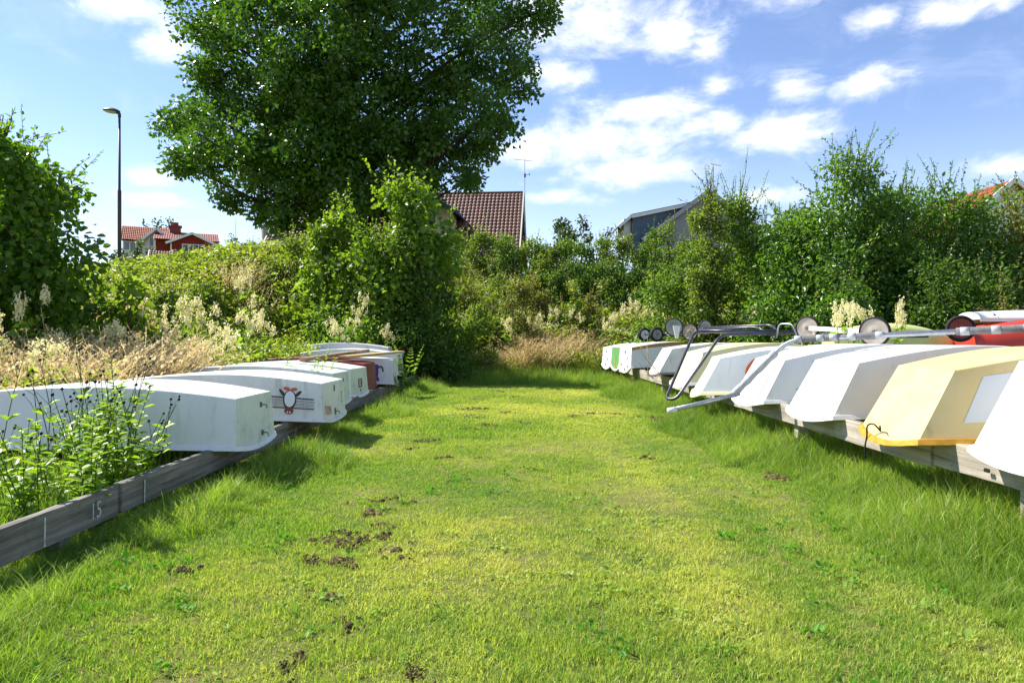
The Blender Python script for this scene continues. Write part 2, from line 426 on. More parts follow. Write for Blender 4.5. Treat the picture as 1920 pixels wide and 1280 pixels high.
def leaf_arrays(pos, axis, nrm, size, shape):
    T, F = SHAPES[shape]; n = len(pos); k = len(T)
    a = unit(axis); s = unit(np.cross(nrm, a)); u = np.cross(a, s)
    V = pos[:, None, :] + size[:, None, None] * (T[None, :, 0, None] * a[:, None, :] + T[None, :, 1, None] * s[:, None, :] + T[None, :, 2, None] * u[:, None, :])
    base = (np.arange(n) * k)[:, None]
    L = np.concatenate([base + np.array(f)[None, :] for f in F], axis=1).ravel()
    sz = np.tile([len(f) for f in F], n)
    return V.reshape(-1, 3), L, sz, k


def leaves(name, pos, axis, nrm, size, tint, shape, mat, parent):
    V, L, sz, k = leaf_arrays(pos, axis, nrm, size, shape)
    return array_mesh(name, V, L, sz, mat, parent, np.repeat(tint, k))


def cloud_leaves(rng, lobes, n, shell=2.6, up=.55, droop=.25):
    """leaf positions in a set of lobes (x,y,z,rx,ry,rz); more near their surface"""
    lobes = np.asarray(lobes, float); wt = (lobes[:, 3] * lobes[:, 4] * lobes[:, 5]) ** (2 / 3); wt /= wt.sum()
    i = rng.choice(len(lobes), n, p=wt); d = unit(rng.normal(size=(n, 3)))
    r = rng.random(n) ** (1 / shell)
    pos = lobes[i, :3] + lobes[i, 3:6] * d * r[:, None]
    axis = unit(d * .7 + rng.normal(size=(n, 3)) * .75 + np.array([0, 0, -droop]))
    nrm = unit(d * .45 + rng.normal(size=(n, 3)) * .6 + np.array([0, 0, up]))
    return pos, axis, nrm, i


def bush(name, label, cat, cx, cy, ztop, rx, ry=None, mat='mid', n=5000, size=.09, shape='oval', seed=1, prof='round', wisps=0, group=None,
         lobes_n=16, zbase=None, stems=5, names=('stems', 'foliage'), wisp_len=.6, low=.05):
    rng = np.random.default_rng(seed); ry = ry or rx
    zb = float(G(cx, cy)) if zbase is None else zbase; h = ztop - zb
    root = empty(name, (cx, cy, zb - .05), label, cat, group)
    lob = []
    for k in range(lobes_n):
        t = low + (1 - low) * (k + rng.random()) / lobes_n
        if prof == 'round': pr = math.sin(PI * (.20 + .72 * t)) ** .7
        elif prof == 'cone': pr = (1.05 - t) ** .8
        elif prof == 'dome': pr = max(.12, 1 - max(0, t - .12) ** 1.9) ** .8
        else: pr = .55 + .45 * math.sin(PI * (.1 + .8 * t))
        a = rng.random() * 2 * PI; q = math.sqrt(rng.random()) * pr
        r = (.20 + .30 * rng.random()) * min(rx, h * .6) * (.40 + .60 * pr)
        x, y, z = rx * .78 * q * math.cos(a), ry * .78 * q * math.sin(a), .05 + max(r * .6, t * h - r * .75)
        lob.append((x, y, z, r * (1 + .3 * rng.random()), r, r * (.75 + .3 * rng.random())))
    pos, ax, nr, i = cloud_leaves(rng, lob, n, 1.9)
    pos = pos + rng.normal(size=pos.shape) * .35 * size * (rng.random((n, 1)) > .6) * 2
    ptint = rng.random(len(lob))
    tint = np.clip(.25 + .35 * ptint[i] + .4 * (rng.random(n) - .3), 0, 1)
    sz = size * (.6 + .7 * rng.random(n))
    mb = MB()
    for k in range(stems):
        l = lob[int(rng.integers(len(lob)))]
        p0 = Vector((rng.normal() * .12 * rx, rng.normal() * .12 * ry, 0)); p1 = Vector(l[:3])
        mid = p0.lerp(p1, .5) + Vector((rng.normal() * .1 * rx, rng.normal() * .1 * ry, .1 * h))
        r0 = .012 + .012 * h / 3
        mb.tube(smooth_path([p0, mid, p1], 4), np.linspace(r0, r0 * .35, 9), 5)
    wp, wa, wn, ws, wt_ = [], [], [], [], []
    for k in range(wisps):
        a = rng.random() * 2 * PI; q = math.sqrt(rng.random())
        top = [l for l in lob if l[2] > h * .5] or lob
        l = top[int(rng.integers(len(top)))]
        L = wisp_len * (.5 + .8 * rng.random())
        p0 = Vector(l[:3]) + Vector((math.cos(a) * q * l[3] * .8, math.sin(a) * q * l[4] * .8, l[5] * .5))
        dr = Vector((math.cos(a) * .3 * q + .12, math.sin(a) * .3 * q, 1)).normalized()
        p1 = p0 + dr * L; mb.tube([p0, p0.lerp(p1, .5) + Vector((rng.normal() * .02, 0, 0)), p1], [.008, .006, .003], 4)
        m = max(5, int(L / (size * .55)))
        for j in range(m):
            t = .1 + .9 * j / m; p = p0.lerp(p1, t)
            an = j * 2.4 + rng.random(); v = np.array([math.cos(an), math.sin(an), .5 + rng.random() * .5])
            wp.append(np.array(p)); wa.append(v); wn.append(np.array([-v[0] * .5, -v[1] * .5, 1]) + rng.normal(size=3) * .3); ws.append(size * (.9 - .4 * t) * (.7 + .5 * rng.random())); wt_.append(.45 + .5 * rng.random())
    for k in range(lobes_n * 5 if size < .2 else 0):      # leafy side shoots that break the outline
        l = lob[int(rng.integers(len(lob)))]; d = rng.normal(size=3); d[2] = abs(d[2]) * .8 + .1; d /= np.linalg.norm(d)
        L = (.16 + .34 * rng.random() ** 1.5) * (1 + .12 * h); p0 = np.array(l[:3]) + d * np.array(l[3:6]) * .75; dd = d * .75 + np.array([0, 0, .45]) + rng.normal(size=3) * .2; p1 = p0 + dd * L
        mb.tube([p0, p1], [.006, .003], 4, False)
        m = max(5, int(L / (size * .42)))
        for j in range(m):
            t = .15 + .85 * j / m; v = rng.normal(size=3) * .7 + dd * .6
            wp.append(p0 + (p1 - p0) * t + rng.normal(size=3) * .015); wa.append(v); wn.append(rng.normal(size=3) * .4 + np.array([0, 0, .9])); ws.append(size * (.95 - .4 * t) * (.7 + .5 * rng.random())); wt_.append(.35 + .6 * rng.random())
    if wp:
        pos = np.vstack([pos, wp]); ax = np.vstack([ax, wa]); nr = np.vstack([nr, wn]); sz = np.concatenate([sz, ws]); tint = np.concatenate([tint, wt_])
    mb.build(names[0], M['twig'], root, True)
    leaves(names[1], pos, ax, nr, sz, tint, shape, LM[mat], root)
    return root


# templates live in a collection that is not part of the scene; only scattered ground cover uses it
def blade_set(rng, n, rad, h0, h1, w, lean, seg=2):
    V, L, sz, tint = [], [], [], []; o = 0
    for k in range(n):
        a = rng.random() * 2 * PI; q = rad * math.sqrt(rng.random()); b = np.array([q * math.cos(a), q * math.sin(a), 0])
        h = h0 + (h1 - h0) * rng.random(); ya = rng.random() * 2 * PI; side = np.array([math.cos(ya), math.sin(ya), 0]) * w * (.7 + .6 * rng.random()) / 2
        la = rng.random() * 2 * PI; ln = np.array([math.cos(la), math.sin(la), 0]) * lean * h * (.2 + rng.random())
        t0 = rng.random()
        pts = []
        for s in range(seg + 1):
            t = s / seg; c = b + ln * t * t + np.array([0, 0, h * (t - .25 * lean * t * t)]); ww = (1 - .55 * t) if s < seg else 0
            if s < seg: pts += [c + side * ww, c - side * ww]
            else: pts += [c]
        V += pts; tint += [t0] * len(pts)
        for s in range(seg - 1): L += [o + 2 * s, o + 2 * s + 1, o + 2 * s + 3, o + 2 * s + 2]; sz.append(4)
        e = o + 2 * (seg - 1); L += [e, e + 1, e + 2]; sz.append(3)
        o += len(pts)
    return V, L, sz, tint


def join_sets(sets):
    V, L, sz, ti, mi = [], [], [], [], []
    for (v, l, s, t, m) in sets:
        o = len(V); V += list(v); L += [i + o for i in l]; sz += list(s); ti += list(t); mi += [m] * len(s)
    return V, L, sz, ti, mi


TPL = 0


def template_collection(name, objs):
    c = bpy.data.collections.new(name)
    for o in objs: c.objects.link(o)
    return c


def scatter(name, label, cat, pts, rotz, tilt, scale, idx, vary, coll):
    me = bpy.data.meshes.new(name); n = len(pts)
    me.vertices.add(n); me.vertices.foreach_set('co', np.asarray(pts, np.float32).ravel())
    rot = np.stack([tilt[:, 0], tilt[:, 1], rotz], 1).astype(np.float32)
    for nm, ty, dat, key in (('rot', 'FLOAT_VECTOR', rot, 'vector'), ('scl', 'FLOAT_VECTOR', np.asarray(scale, np.float32), 'vector'), ('idx', 'INT', np.asarray(idx, np.int32), 'value'), ('vary', 'FLOAT', np.asarray(vary, np.float32), 'value')):
        a = me.attributes.new(nm, ty, 'POINT'); a.data.foreach_set(key, dat.ravel())
    o = bpy.data.objects.new(name, me); COL.objects.link(o); tag(o, label, cat, None, 'stuff')
    ng = bpy.data.node_groups.new(name + '_scatter', 'GeometryNodeTree')
    ng.interface.new_socket('Geometry', in_out='INPUT', socket_type='NodeSocketGeometry')
    ng.interface.new_socket('Geometry', in_out='OUTPUT', socket_type='NodeSocketGeometry')
    N = ng.nodes; gi = N.new('NodeGroupInput'); go = N.new('NodeGroupOutput'); iop = N.new('GeometryNodeInstanceOnPoints'); ci = N.new('GeometryNodeCollectionInfo')
    ci.inputs[0].default_value = coll; ci.inputs[1].default_value = True; ci.inputs[2].default_value = True
    iop.inputs['Pick Instance'].default_value = True
    def na(nm, ty):
        q = N.new('GeometryNodeInputNamedAttribute'); q.data_type = ty; q.inputs[0].default_value = nm; return q.outputs[0]
    l = ng.links
    l.new(gi.outputs[0], iop.inputs['Points']); l.new(ci.outputs[0], iop.inputs['Instance'])
    l.new(na('idx', 'INT'), iop.inputs['Instance Index']); l.new(na('rot', 'FLOAT_VECTOR'), iop.inputs['Rotation']); l.new(na('scl', 'FLOAT_VECTOR'), iop.inputs['Scale'])
    l.new(iop.outputs[0], go.inputs[0])
    md = o.modifiers.new('scatter', 'NODES'); md.node_group = ng
    return o


# ------------------------------------------------------------------ ground
XL, XR = -2.41, 2.77                      # front rails of the two racks
def rough_edge_l(y): return -1.72 + .22 * np.sin(y * 1.3) + .12 * np.sin(y * 3.1 + 1)
def rough_edge_r(y): return 2.02 - .06 * np.asarray(y) * .0 + .18 * np.sin(y * 1.1 + 2) + .1 * np.sin(y * 2.7)


def ground():
    ys = np.concatenate([np.linspace(-30, 0, 6), np.linspace(1, 46, 91), np.array([52, 60, 75, 100, 140, 200, 300, 500, 900, 1500])])
    xs = np.concatenate([-np.array([1500, 900, 500, 300, 200, 140, 100, 70, 50, 40, 32, 26]), np.linspace(-22, 22, 89), np.array([26, 32, 40, 50, 70, 100, 140, 200, 300, 500, 900, 1500])])
    X, Y = np.meshgrid(xs, ys); Z = G(X, Y)
    lump = (vnoise(X, Y, .5, 3) - .5) * .25 * sstep(17, 22, Y) * (Y < 60)
    Z = Z + lump + (vnoise(X, Y, .9, 5) - .5) * .03 * (Y < 40)
    ny, nx = X.shape; V = np.stack([X, Y, Z], -1).reshape(-1, 3)
    i = np.arange(ny - 1)[:, None] * nx + np.arange(nx - 1)[None, :]
    L = np.stack([i, i + 1, i + nx + 1, i + nx], -1).reshape(-1)
    m = bpy.data.materials.new('turf_soil'); m.use_nodes = True; g = NT(m.node_tree)
    p = g.n['Principled BSDF']; p.inputs['Roughness'].default_value = .95; p.inputs['Specular IOR Level'].default_value = .1
    tc = g.add('ShaderNodeTexCoord'); v = tc.outputs['Object']
    c = g.mix(g.smooth(g.noise(v, 1.1, 5, .6), .40, .62), (.13, .20, .035), (.27, .26, .08))
    c = g.mix(g.math('MULTIPLY', g.smooth(g.noise(v, 45, 5, .7), .45, .65), .7), c, (.085, .105, .025))
    g.put(p.inputs['Base Color'], c)
    bp = g.add('ShaderNodeBump'); bp.inputs['Strength'].default_value = 1; bp.inputs['Distance'].default_value = .03
    g.put(bp.inputs['Height'], g.noise(v, 60, 5, .7)); g.l.new(bp.outputs[0], p.inputs['Normal'])
    o = array_mesh('ground', V, L, np.full(len(L) // 4, 4), m)
    o.data.polygons.foreach_set('use_smooth', [True] * len(o.data.polygons))
    tag(o, kind='structure')


ground()


def lawn():
    rng = np.random.default_rng(21)
    objs = []
    for k in range(8):                                   # near tufts: fine blades
        v, l, s, t = blade_set(rng, 30, .06, .012, .034, .0040, .85)
        objs.append(array_mesh('turf_tuft_%02d' % k, v, l, s, LM['lawn'], tint=t, link=False))
    for k in range(8, 12):                               # farther: broader, fewer
        v, l, s, t = blade_set(rng, 34, .10, .018, .045, .0085, .9)
        objs.append(array_mesh('turf_tuft_%02d' % k, v, l, s, LM['lawn'], tint=t, link=False))
    for k in range(12, 14):                              # clover and plantain leaves
        V, L, sz, ti = [], [], [], []
        n = 14; pos = np.stack([rng.normal(size=n) * .035, rng.normal(size=n) * .035, .012 + .015 * rng.random(n)], 1)
        a, b, c, q = leaf_arrays(pos, unit(rng.normal(size=(n, 3)) * [1, 1, .3]), unit(rng.normal(size=(n, 3)) * .4 + [0, 0, 1]), .016 + .014 * rng.random(n), 'round')
        objs.append(array_mesh('turf_tuft_%02d' % k, a, b, c, LM['lawn'], tint=np.full(len(a), .0), link=False))
    P = []
    def band(y0, y1, dens, kind):
        A = (y1 - y0) * 6.2; n = int(A * dens)
        x = rng.random(n) * 6.2 - 3.0; y = y0 + (y1 - y0) * rng.random(n); ok = (np.abs(x) < .80 * y + .25) & (x > -2.5) & (x < 2.95)
        P.append(np.stack([x[ok], y[ok], np.full(ok.sum(), kind)], 1))
    band(1.7, 3.4, 680, 0); band(3.4, 5.5, 540, 0); band(5.5, 8, 400, 0); band(8, 12, 200, 1); band(12, 19.5, 120, 1)
    band(1.7, 6, 8, 2)
    P = np.vstack(P); x, y, kd = P[:, 0], P[:, 1], P[:, 2]
    # bare scuffs where moss and soil show
    bare = vnoise(x, y, 2.3, 8) * .6 + vnoise(x, y, 6.0, 9) * .4
    ok = rng.random(len(x)) > .35 * sstep(.70, .85, bare)
    x, y, kd = x[ok], y[ok], kd[ok]; n = len(x)
    idx = np.where(kd == 0, rng.integers(0, 8, n), np.where(kd == 1, rng.integers(8, 12, n), rng.integers(12, 14, n)))
    # straw-coloured mower tracks and greener strips
    big = vnoise(x, y, .55, 1) * .55 + vnoise(x, y, 1.7, 2) * .30 + vnoise(x, y, 5, 4) * .15
    tr = np.exp(-((x - (.95 + .10 * (y - 3) - .018 * (y - 3) ** 2)) / .30) ** 2) * sstep(2, 3, y) * (1 - sstep(6.5, 9, y))
    tr2 = np.exp(-((x - (1.75 + .05 * (y - 4))) / .25) ** 2) * (1 - sstep(5, 7, y)) * .7
    far = sstep(6, 14, y) * .05
    vary = np.clip((big - .46) * 2.1 + .07 + .50 * tr + .45 * tr2 + far + .04 + .14 * (x > -.2) - .14 * sstep(-.9, -1.8, x) - .25 * sstep(1.7, 2.3, x), 0, 1.1)
    vary = np.clip(vary + rng.normal(size=n) * .10, 0, 1.2)
    sc = (.75 + .5 * rng.random(n)) * (1.12 - .35 * vary) * (.85 + .5 * vnoise(x, y, 3.0, 6))
    z = G(x, y)
    scatter('lawn_grass', 'short mown yellow-green grass covering the path between the boat rows', 'grass', np.stack([x, y, z], 1), rng.random(n) * 6.28, rng.normal(size=(n, 2)) * .12, np.stack([np.ones(n), np.ones(n), sc], 1) * .98, idx, vary, template_collection('turf_templates', objs))


lawn()


def rough_grass():
    rng = np.random.default_rng(5); objs = []
    for k in range(8):
        v, l, s, t = blade_set(rng, 26, .075, .10, .32, .0052, .55, 4)
        sets = [(v, l, s, t, 0)]
        if k in (2, 5):                                  # a few straw stalks
            v2, l2, s2, t2 = blade_set(rng, 2, .06, .22, .36, .003, .35, 4); sets.append((v2, l2, s2, t2, 1))
        V, L, sz, ti, mi = join_sets(sets)
        objs.append(array_mesh('margin_tuft_%02d' % k, V, L, sz, None, tint=ti, link=False, mats=[LM['rough'], LM['dry']], midx=mi))
    X, Y, SC = [], [], []
    def add(x, y, s): X.append(x); Y.append(y); SC.append(s)
    n = 5200; y = 1.8 + 16.5 * rng.random(n) ** 1.5; e = rough_edge_l(y); u = rng.random(n); x = e - u * 1.05
    add(x, y, (.24 + .50 * np.clip(u * 2.2, 0, 1) * (.6 + .6 * rng.random(n))) * np.where(x < XL + .30, .50, 1) + .28 * (rng.random(n) > .94) * (x > XL + .3))
    n = 6500; y = 2.0 + 16 * rng.random(n) ** 1.35; e = rough_edge_r(y); u = rng.random(n); x = e + u * 1.3
    add(x, y, .26 + .78 * np.clip(u * 1.5, 0, 1) * (.7 + .5 * rng.random(n)))
    n = 1400; y = 16.5 + 3.0 * rng.random(n); x = -2.3 + 5.2 * rng.random(n); add(x, y, (.5 + .8 * rng.random(n)) * sstep(16.3, 18.5, y + .8 * vnoise(x, y, 1.2, 4)) + .12)
    n = 2600; y = 2.0 + 10 * rng.random(n) ** 1.5; x = XL - .15 - 2.6 * rng.random(n); add(x, y, .75 + .65 * rng.random(n))
    n = 1800; y = 3.0 + 15 * rng.random(n); x = XR + .3 + 2.6 * rng.random(n); add(x, y, .6 + .5 * rng.random(n))
    x = np.concatenate(X); y = np.concatenate(Y); sc = np.concatenate(SC); n = len(x)
    ok = np.abs(x) < .82 * y + .4; x, y, sc = x[ok], y[ok], sc[ok]; n = len(x)
    vary = np.clip(.75 * vnoise(x, y, 1.6, 12) + .55 * (rng.random(n) - .42), 0, 1.2)
    sc = sc * (1 + .02 * y)
    scatter('rough_grass', 'long uncut green grass along the foot of both timber racks', 'grass', np.stack([x, y, G(x, y)], 1), rng.random(n) * 6.28, rng.normal(size=(n, 2)) * .14, np.stack([sc ** .5, sc ** .5, sc], 1), rng.integers(0, 8, n), vary, template_collection('margin_templates', objs))


rough_grass()

# ------------------------------------------------------------------ boats
def on_end(bt, u, v, du, dv, off=.0025):
    """point on the end board: u across (-1..1), v up (0..1) -> local"""
    w = bt['w0'] * (1 - v) + bt['wb0'] * v; y = -bt['flip'] * u * w
    q = 1 - u * u
    x = (-bt['bulge'] * q) * (1 - v) + bt['rake'] * v - off
    z = (bt['zg0'] - bt['camber'] * q) * (1 - v) + bt['h0'] * v
    return Vector((x, y, z))


def dinghy(label, near, far, zg, side, L=2.3, h0=.40, hm=.50, h1=.30, rake=.02, rake1=.25, w_mid=.57, w1=.34, chine=.9, camber=.05, bulge=.0,
           mats=('white', 'white', 'white'), rim_h=.035, group=None, yaw_extra=0.0, bow_drop=0.0):
    near = Vector((near[0], near[1], 0)); far = Vector((far[0], far[1], 0)); mid = (near + far) / 2
    w0 = (far - near).length / 2
    ydir = (far - near).normalized() * (1 if side < 0 else 1)
    # local +x runs away from the path, local +y from near to far corner
    xdir = Vector((ydir.y, -ydir.x, 0)) if side > 0 else Vector((-ydir.y, ydir.x, 0))
    flip = 1 if side < 0 else -1                       # keeps the frame right-handed: mirror local y on the right row
    root = empty('dinghy', (mid.x, mid.y, zg), label, 'dinghy', group, math.atan2(xdir.y, xdir.x))
    N = 20
    def wg(t):
        a = w0 + (w_mid - w0) * math.sin(min(t / .5, 1) * PI / 2)
        return a if t < .5 else w_mid + (w1 - w_mid) * (1 - math.cos((t - .5) / .5 * PI / 2))
    def zb(t): return (h0 + (hm - h0) * math.sin(min(t / .5, 1) * PI / 2)) if t < .5 else hm + (h1 - hm) * (1 - math.cos((t - .5) / .5 * PI / 2))
    def zgun(t): return .035 * math.sin(PI * t)
    V, F = [], []
    for i in range(N + 1):
        t = i / N; xg = L * t; xc = rake + (L - rake - rake1) * t
        a, b = wg(t), wg(t) * (chine + (1 - chine) * .3 * math.sin(PI * t))
        V += [(xg, -a, zgun(t)), (xc, -b, zb(t)), (xc, b, zb(t)), (xg, a, zgun(t))]
    for i in range(N):
        o, p = 4 * i, 4 * i + 4
        F += [(o, o + 1, p + 1, p), (o + 1, o + 2, p + 2, p + 1), (o + 2, o + 3, p + 3, p + 2)]
    F.append((4 * N, 4 * N + 1, 4 * N + 2, 4 * N + 3))
    hull = mesh_obj('hull', V, F, M[mats[0]], root, True)
    bv = hull.modifiers.new('bevel', 'BEVEL'); bv.width = .012; bv.segments = 3; bv.limit_method = 'ANGLE'; bv.angle_limit = R(30)
    wn = hull.modifiers.new('shading', 'WEIGHTED_NORMAL'); wn.mode = 'FACE_AREA'; wn.weight = 90
    bt = dict(root=root, w0=w0, wb0=w0 * chine, rake=rake, h0=h0, zg0=0.0, camber=camber, bulge=bulge, flip=flip, L=L, wg=wg, zb=zb, zgun=zgun, chine=chine, rake1=rake1, hull=hull)
    K = 12; V, F = [], []
    for j in range(K + 1):
        u = -1 + 2 * j / K; V += [on_end(bt, u, 0, 0, 0, 0), on_end(bt, u, 1, 0, 0, 0)]
    for j in range(K): F.append((2 * j, 2 * j + 1, 2 * j + 3, 2 * j + 2))
    mesh_obj('transom', V, F, M[mats[1]], root)
    # rim: a rubbing strip round the open edge
    path = [on_end(bt, flip * (1 - 2 * j / 14), 0, 0, 0, 0) for j in range(15)]
    path += [Vector((L * i / N, wg(i / N), zgun(i / N))) for i in range(1, N + 1)] + [Vector((L * i / N, -wg(i / N), zgun(i / N))) for i in range(N, 0, -1)]
    n = len(path); V, F = [], []
    for i, p in enumerate(path):
        d = (path[(i + 1) % n] - path[i - 1]); d.z = 0; d.normalize(); o = Vector((d.y, -d.x, 0))
        pr = .028
        V += [p - o * .012 + Vector((0, 0, rim_h - .010)), p + o * pr + Vector((0, 0, rim_h - .016)), p + o * pr + Vector((0, 0, -.014)), p - o * .03 + Vector((0, 0, -.014))]
    for i in range(n):
        a, b = 4 * i, 4 * ((i + 1) % n)
        for k in range(4): F.append((a + k, a + (k + 1) % 4, b + (k + 1) % 4, b + k))
    g = mesh_obj('gunwale', V, F, M[mats[2]], root)
    bv = g.modifiers.new('bevel', 'BEVEL'); bv.width = .006; bv.segments = 2; bv.limit_method = 'ANGLE'; bv.angle_limit = R(40)
    return bt


def side_point(bt, t, v, off=.004, near=True):
    """point on the long side facing the camera; t along length, v up"""
    s = 1 if bt['flip'] > 0 else -1
    if not near: s = -s
    a = bt['wg'](t); b = a * (bt['chine'] + (1 - bt['chine']) * .3 * math.sin(PI * t))
    p0 = Vector((bt['L'] * t, s * a, bt['zgun'](t))); p1 = Vector((bt['rake'] + (bt['L'] - bt['rake'] - bt['rake1']) * t, s * b, bt['zb'](t)))
    return p0.lerp(p1, v) + Vector((0, s * off, 0))


def fitting(bt, u, v, plate=(.02, .06), pin=True):
    mb = MB(); c = on_end(bt, u, v, 0, 0, .006)
    mb.box(c, (.012, plate[0], plate[1]))
    if pin: mb.tube([c + Vector((-.004, 0, 0)), c + Vector((-.045, 0, 0)), c + Vector((-.05, 0, -.03))], .006, 6)
    mb.build('rudder_fitting', M['steel_dark'], bt['root'], bevel=.002)


def end_text(bt, body, size, u, v, mat, name='painted_number', rot=0.0, stretch=1.0):
    vs, fs = text_geo(body, size)
    w = bt['w0']; out = []
    for (x, y, z) in vs:
        x *= stretch; x, y = x * math.cos(rot) - y * math.sin(rot), x * math.sin(rot) + y * math.cos(rot)
        # text right = towards far corner when seen from the path on the left row, towards near on the right row
        du = x * bt['flip'] / w
        out.append(on_end(bt, u + du, v + y / bt['h0'], 0, 0, .004))
    return mesh_obj(name, out, fs, M[mat], bt['root'])


def side_text(bt, body, size, t, v, mat, name, rot=0.0):
    vs, fs = text_geo(body, size); out = []
    for (x, y, z) in vs:
        x, y = x * math.cos(rot) - y * math.sin(rot), x * math.sin(rot) + y * math.cos(rot)
        out.append(side_point(bt, t + (-x if bt['flip'] > 0 else x) / bt['L'], v + y / .42, .004))
    return mesh_obj(name, out, fs, M[mat], bt['root'])


def side_shape(bt, name, polys, t, v):
    """polys: list of (material key, [(x,y)] metres, layer)"""
    mb = MB(); mats = []
    for mk, pts, layer in polys:
        if M[mk] not in mats: mats.append(M[mk])
        mb.cur = mats.index(M[mk])
        xs = [p[0] for p in pts]; parts = [pts]
        if len(pts) == 4 and max(xs) - min(xs) > .1:      # long rectangles are laid in short lengths round the curved side
            n = int((max(xs) - min(xs)) / .06) + 1; ys = [p[1] for p in pts]; e = [min(xs) + (max(xs) - min(xs)) * k / n for k in range(n + 1)]
            parts = [rect(e[k], min(ys), e[k + 1], max(ys)) for k in range(n)]
        for q in parts: mb.poly([side_point(bt, t + (-x if bt['flip'] > 0 else x) / bt['L'], v + y / .42, .004 + .0018 * layer) for x, y in q])
    return mb.build(name, None, bt['root'], mats=mats)


def ell(cx, cy, rx, ry, n=26, rot=0.0):
    o = []
    for k in range(n):
        t = 2 * PI * k / n; x, y = rx * math.cos(t), ry * math.sin(t)
        o.append((cx + x * math.cos(rot) - y * math.sin(rot), cy + x * math.sin(rot) + y * math.cos(rot)))
    return o


def rect(x0, y0, x1, y1): return [(x0, y0), (x1, y0), (x1, y1), (x0, y1)]


GL, GR = 'dinghies laid upside down on the left rack', 'dinghies laid upside down on the right rack'
STERN = dict(L=2.45, rake=.02, rake1=.22, h0=.40, hm=.505, h1=.44, camber=.045)
BOW = dict(rake=.25, rake1=.03, h0=.46, hm=.60, h1=.44, w_mid=.505, w1=.46, chine=.90, camber=.05, bulge=.05)

b1 = dinghy('clean plain white dinghy nearest the camera behind the weeds', (-2.20, 5.45), (-2.21, 6.36), .272, -1, group=GL, mats=('white', 'greenwhite', 'white'), **STERN)  # white transom coloured pale green to paint in light bounced off the grass
fitting(b1, .30, .78, (.03, .045)); fitting(b1, .30, .22, (.035, .045))
b2 = dinghy('white dinghy with an upside-down penguin painted on its side', (-2.04, 7.35), (-2.03, 8.32), .272, -1, group=GL, mats=('white_old', 'white_old', 'white_old'), **STERN)
fitting(b2, .05, .82, (.022, .07), False); fitting(b2, .05, .22, (.03, .075))
pen = [('black', rect(-1.0, .020, .36, .036), 0), ('black', rect(-1.0, -.125, .36, -.108), 0)]
for k in range(6):
    y = -.094 + k * .0205; pen.append(('grey_stripe' if k % 2 else 'black', rect(-1.0, y, .37 - .01 * (k % 3), y + (.012 if k % 2 else .006)), 0))
pen += [('black', ell(0, .0, .098, .135), 1), ('black', ell(-.115, .085, .075, .022, rot=-.75), 1), ('black', ell(.115, .085, .075, .022, rot=.75), 1),
        ('cutlight', ell(0, .01, .078, .112), 2), ('maroon', ell(0, -.155, .066, .05), 2), ('cutlight', ell(-.018, -.175, .012, .012, 12), 3), ('cutlight', ell(.018, -.175, .012, .012, 12), 3),
        ('orange', ell(-.058, .15, .05, .024, rot=-.12), 2), ('orange', ell(.058, .15, .05, .024, rot=.12), 2)]
side_shape(b2, 'penguin_emblem', [(m, [(x * .74, y * .74) for x, y in p], l) for m, p, l in pen], .145, .50)
end_text(b2, '2', .19, .72, .53, 'black', rot=PI, stretch=-.55)
end_text(b2, 'NOU', .13, -.55, .30, 'orange', 'painted_word', rot=PI, stretch=.9)
b3 = dinghy('weathered grey-white dinghy half hidden behind the penguin boat', (-2.34, 8.95), (-2.33, 9.85), .30, -1, group=GL, mats=('greenwhite', 'greenwhite', 'white_old'), **STERN)
fitting(b3, .2, .75, (.02, .05), False)
b4 = dinghy('pale green-white dinghy with a red framed sign on its transom', (-2.43, 10.3), (-2.36, 11.2), .30, -1, group=GL, mats=('greenwhite', 'greenwhite', 'cutlight'), **STERN)
mb = MB()
for (a, b) in (((-.10, .34), (.26, .34)), ((-.10, .60), (.26, .60))): mb.bar(on_end(b4, a[0], a[1], 0, 0), on_end(b4, b[0], b[1], 0, 0), .012, .018)
for u in (-.10, .26): mb.bar(on_end(b4, u, .33, 0, 0), on_end(b4, u, .61, 0, 0), .018, .012)
mb.build('sign_frame', M['maroon'], b4['root'])
end_text(b4, 'FOB', .085, .08, .47, 'maroon', 'painted_word', rot=0)
fitting(b4, .08, .22, (.02, .03), False)
b5 = dinghy('maroon red dinghy with planks laid across its bottom', (-2.52, 11.6), (-2.48, 12.5), .33, -1, group=GL, mats=('maroon', 'maroon', 'maroon'), **STERN)
b6 = dinghy('white dinghy with a purple cat painted on its side', (-2.24, 12.9), (-2.31, 13.75), .31, -1, group=GL, mats=('lilac', 'white_old', 'lilac'), **dict(STERN, h0=.45, hm=.52))
cat = [('purple', ell(0, .07, .07, .045, 14), 0), ('purple', ell(.0, -.02, .055, .11, 16), 0), ('purple', ell(.02, -.13, .045, .04, 12), 0), ('purple', [(.03, -.15), (.065, -.19), (.07, -.13)], 1),
       ('purple', [(-.01, -.15), (0, -.195), (.025, -.155)], 1), ('black', [(.05, .07), (.10, .10), (.14, .07), (.155, .0), (.125, -.02), (.115, .04), (.09, .065), (.05, .04)], 0)]
side_shape(b6, 'cat_emblem', cat, .135, .50)
b7 = dinghy('white dinghy furthest but one in the left row, beside the dark bush', (-2.42, 14.5), (-2.45, 15.4), .40, -1, group=GL, mats=('white_old', 'cutlight', 'white_old'), **dict(STERN, h0=.44, hm=.55))
fitting(b7, .0, .45, (.03, .05))
b8 = dinghy('faded pinkish white dinghy at the far end of the left row', (-2.9, 16.0), (-2.9, 16.9), .52, -1, group=GL, mats=('lilac', 'white_old', 'maroon'), **dict(STERN, h0=.44, hm=.55))

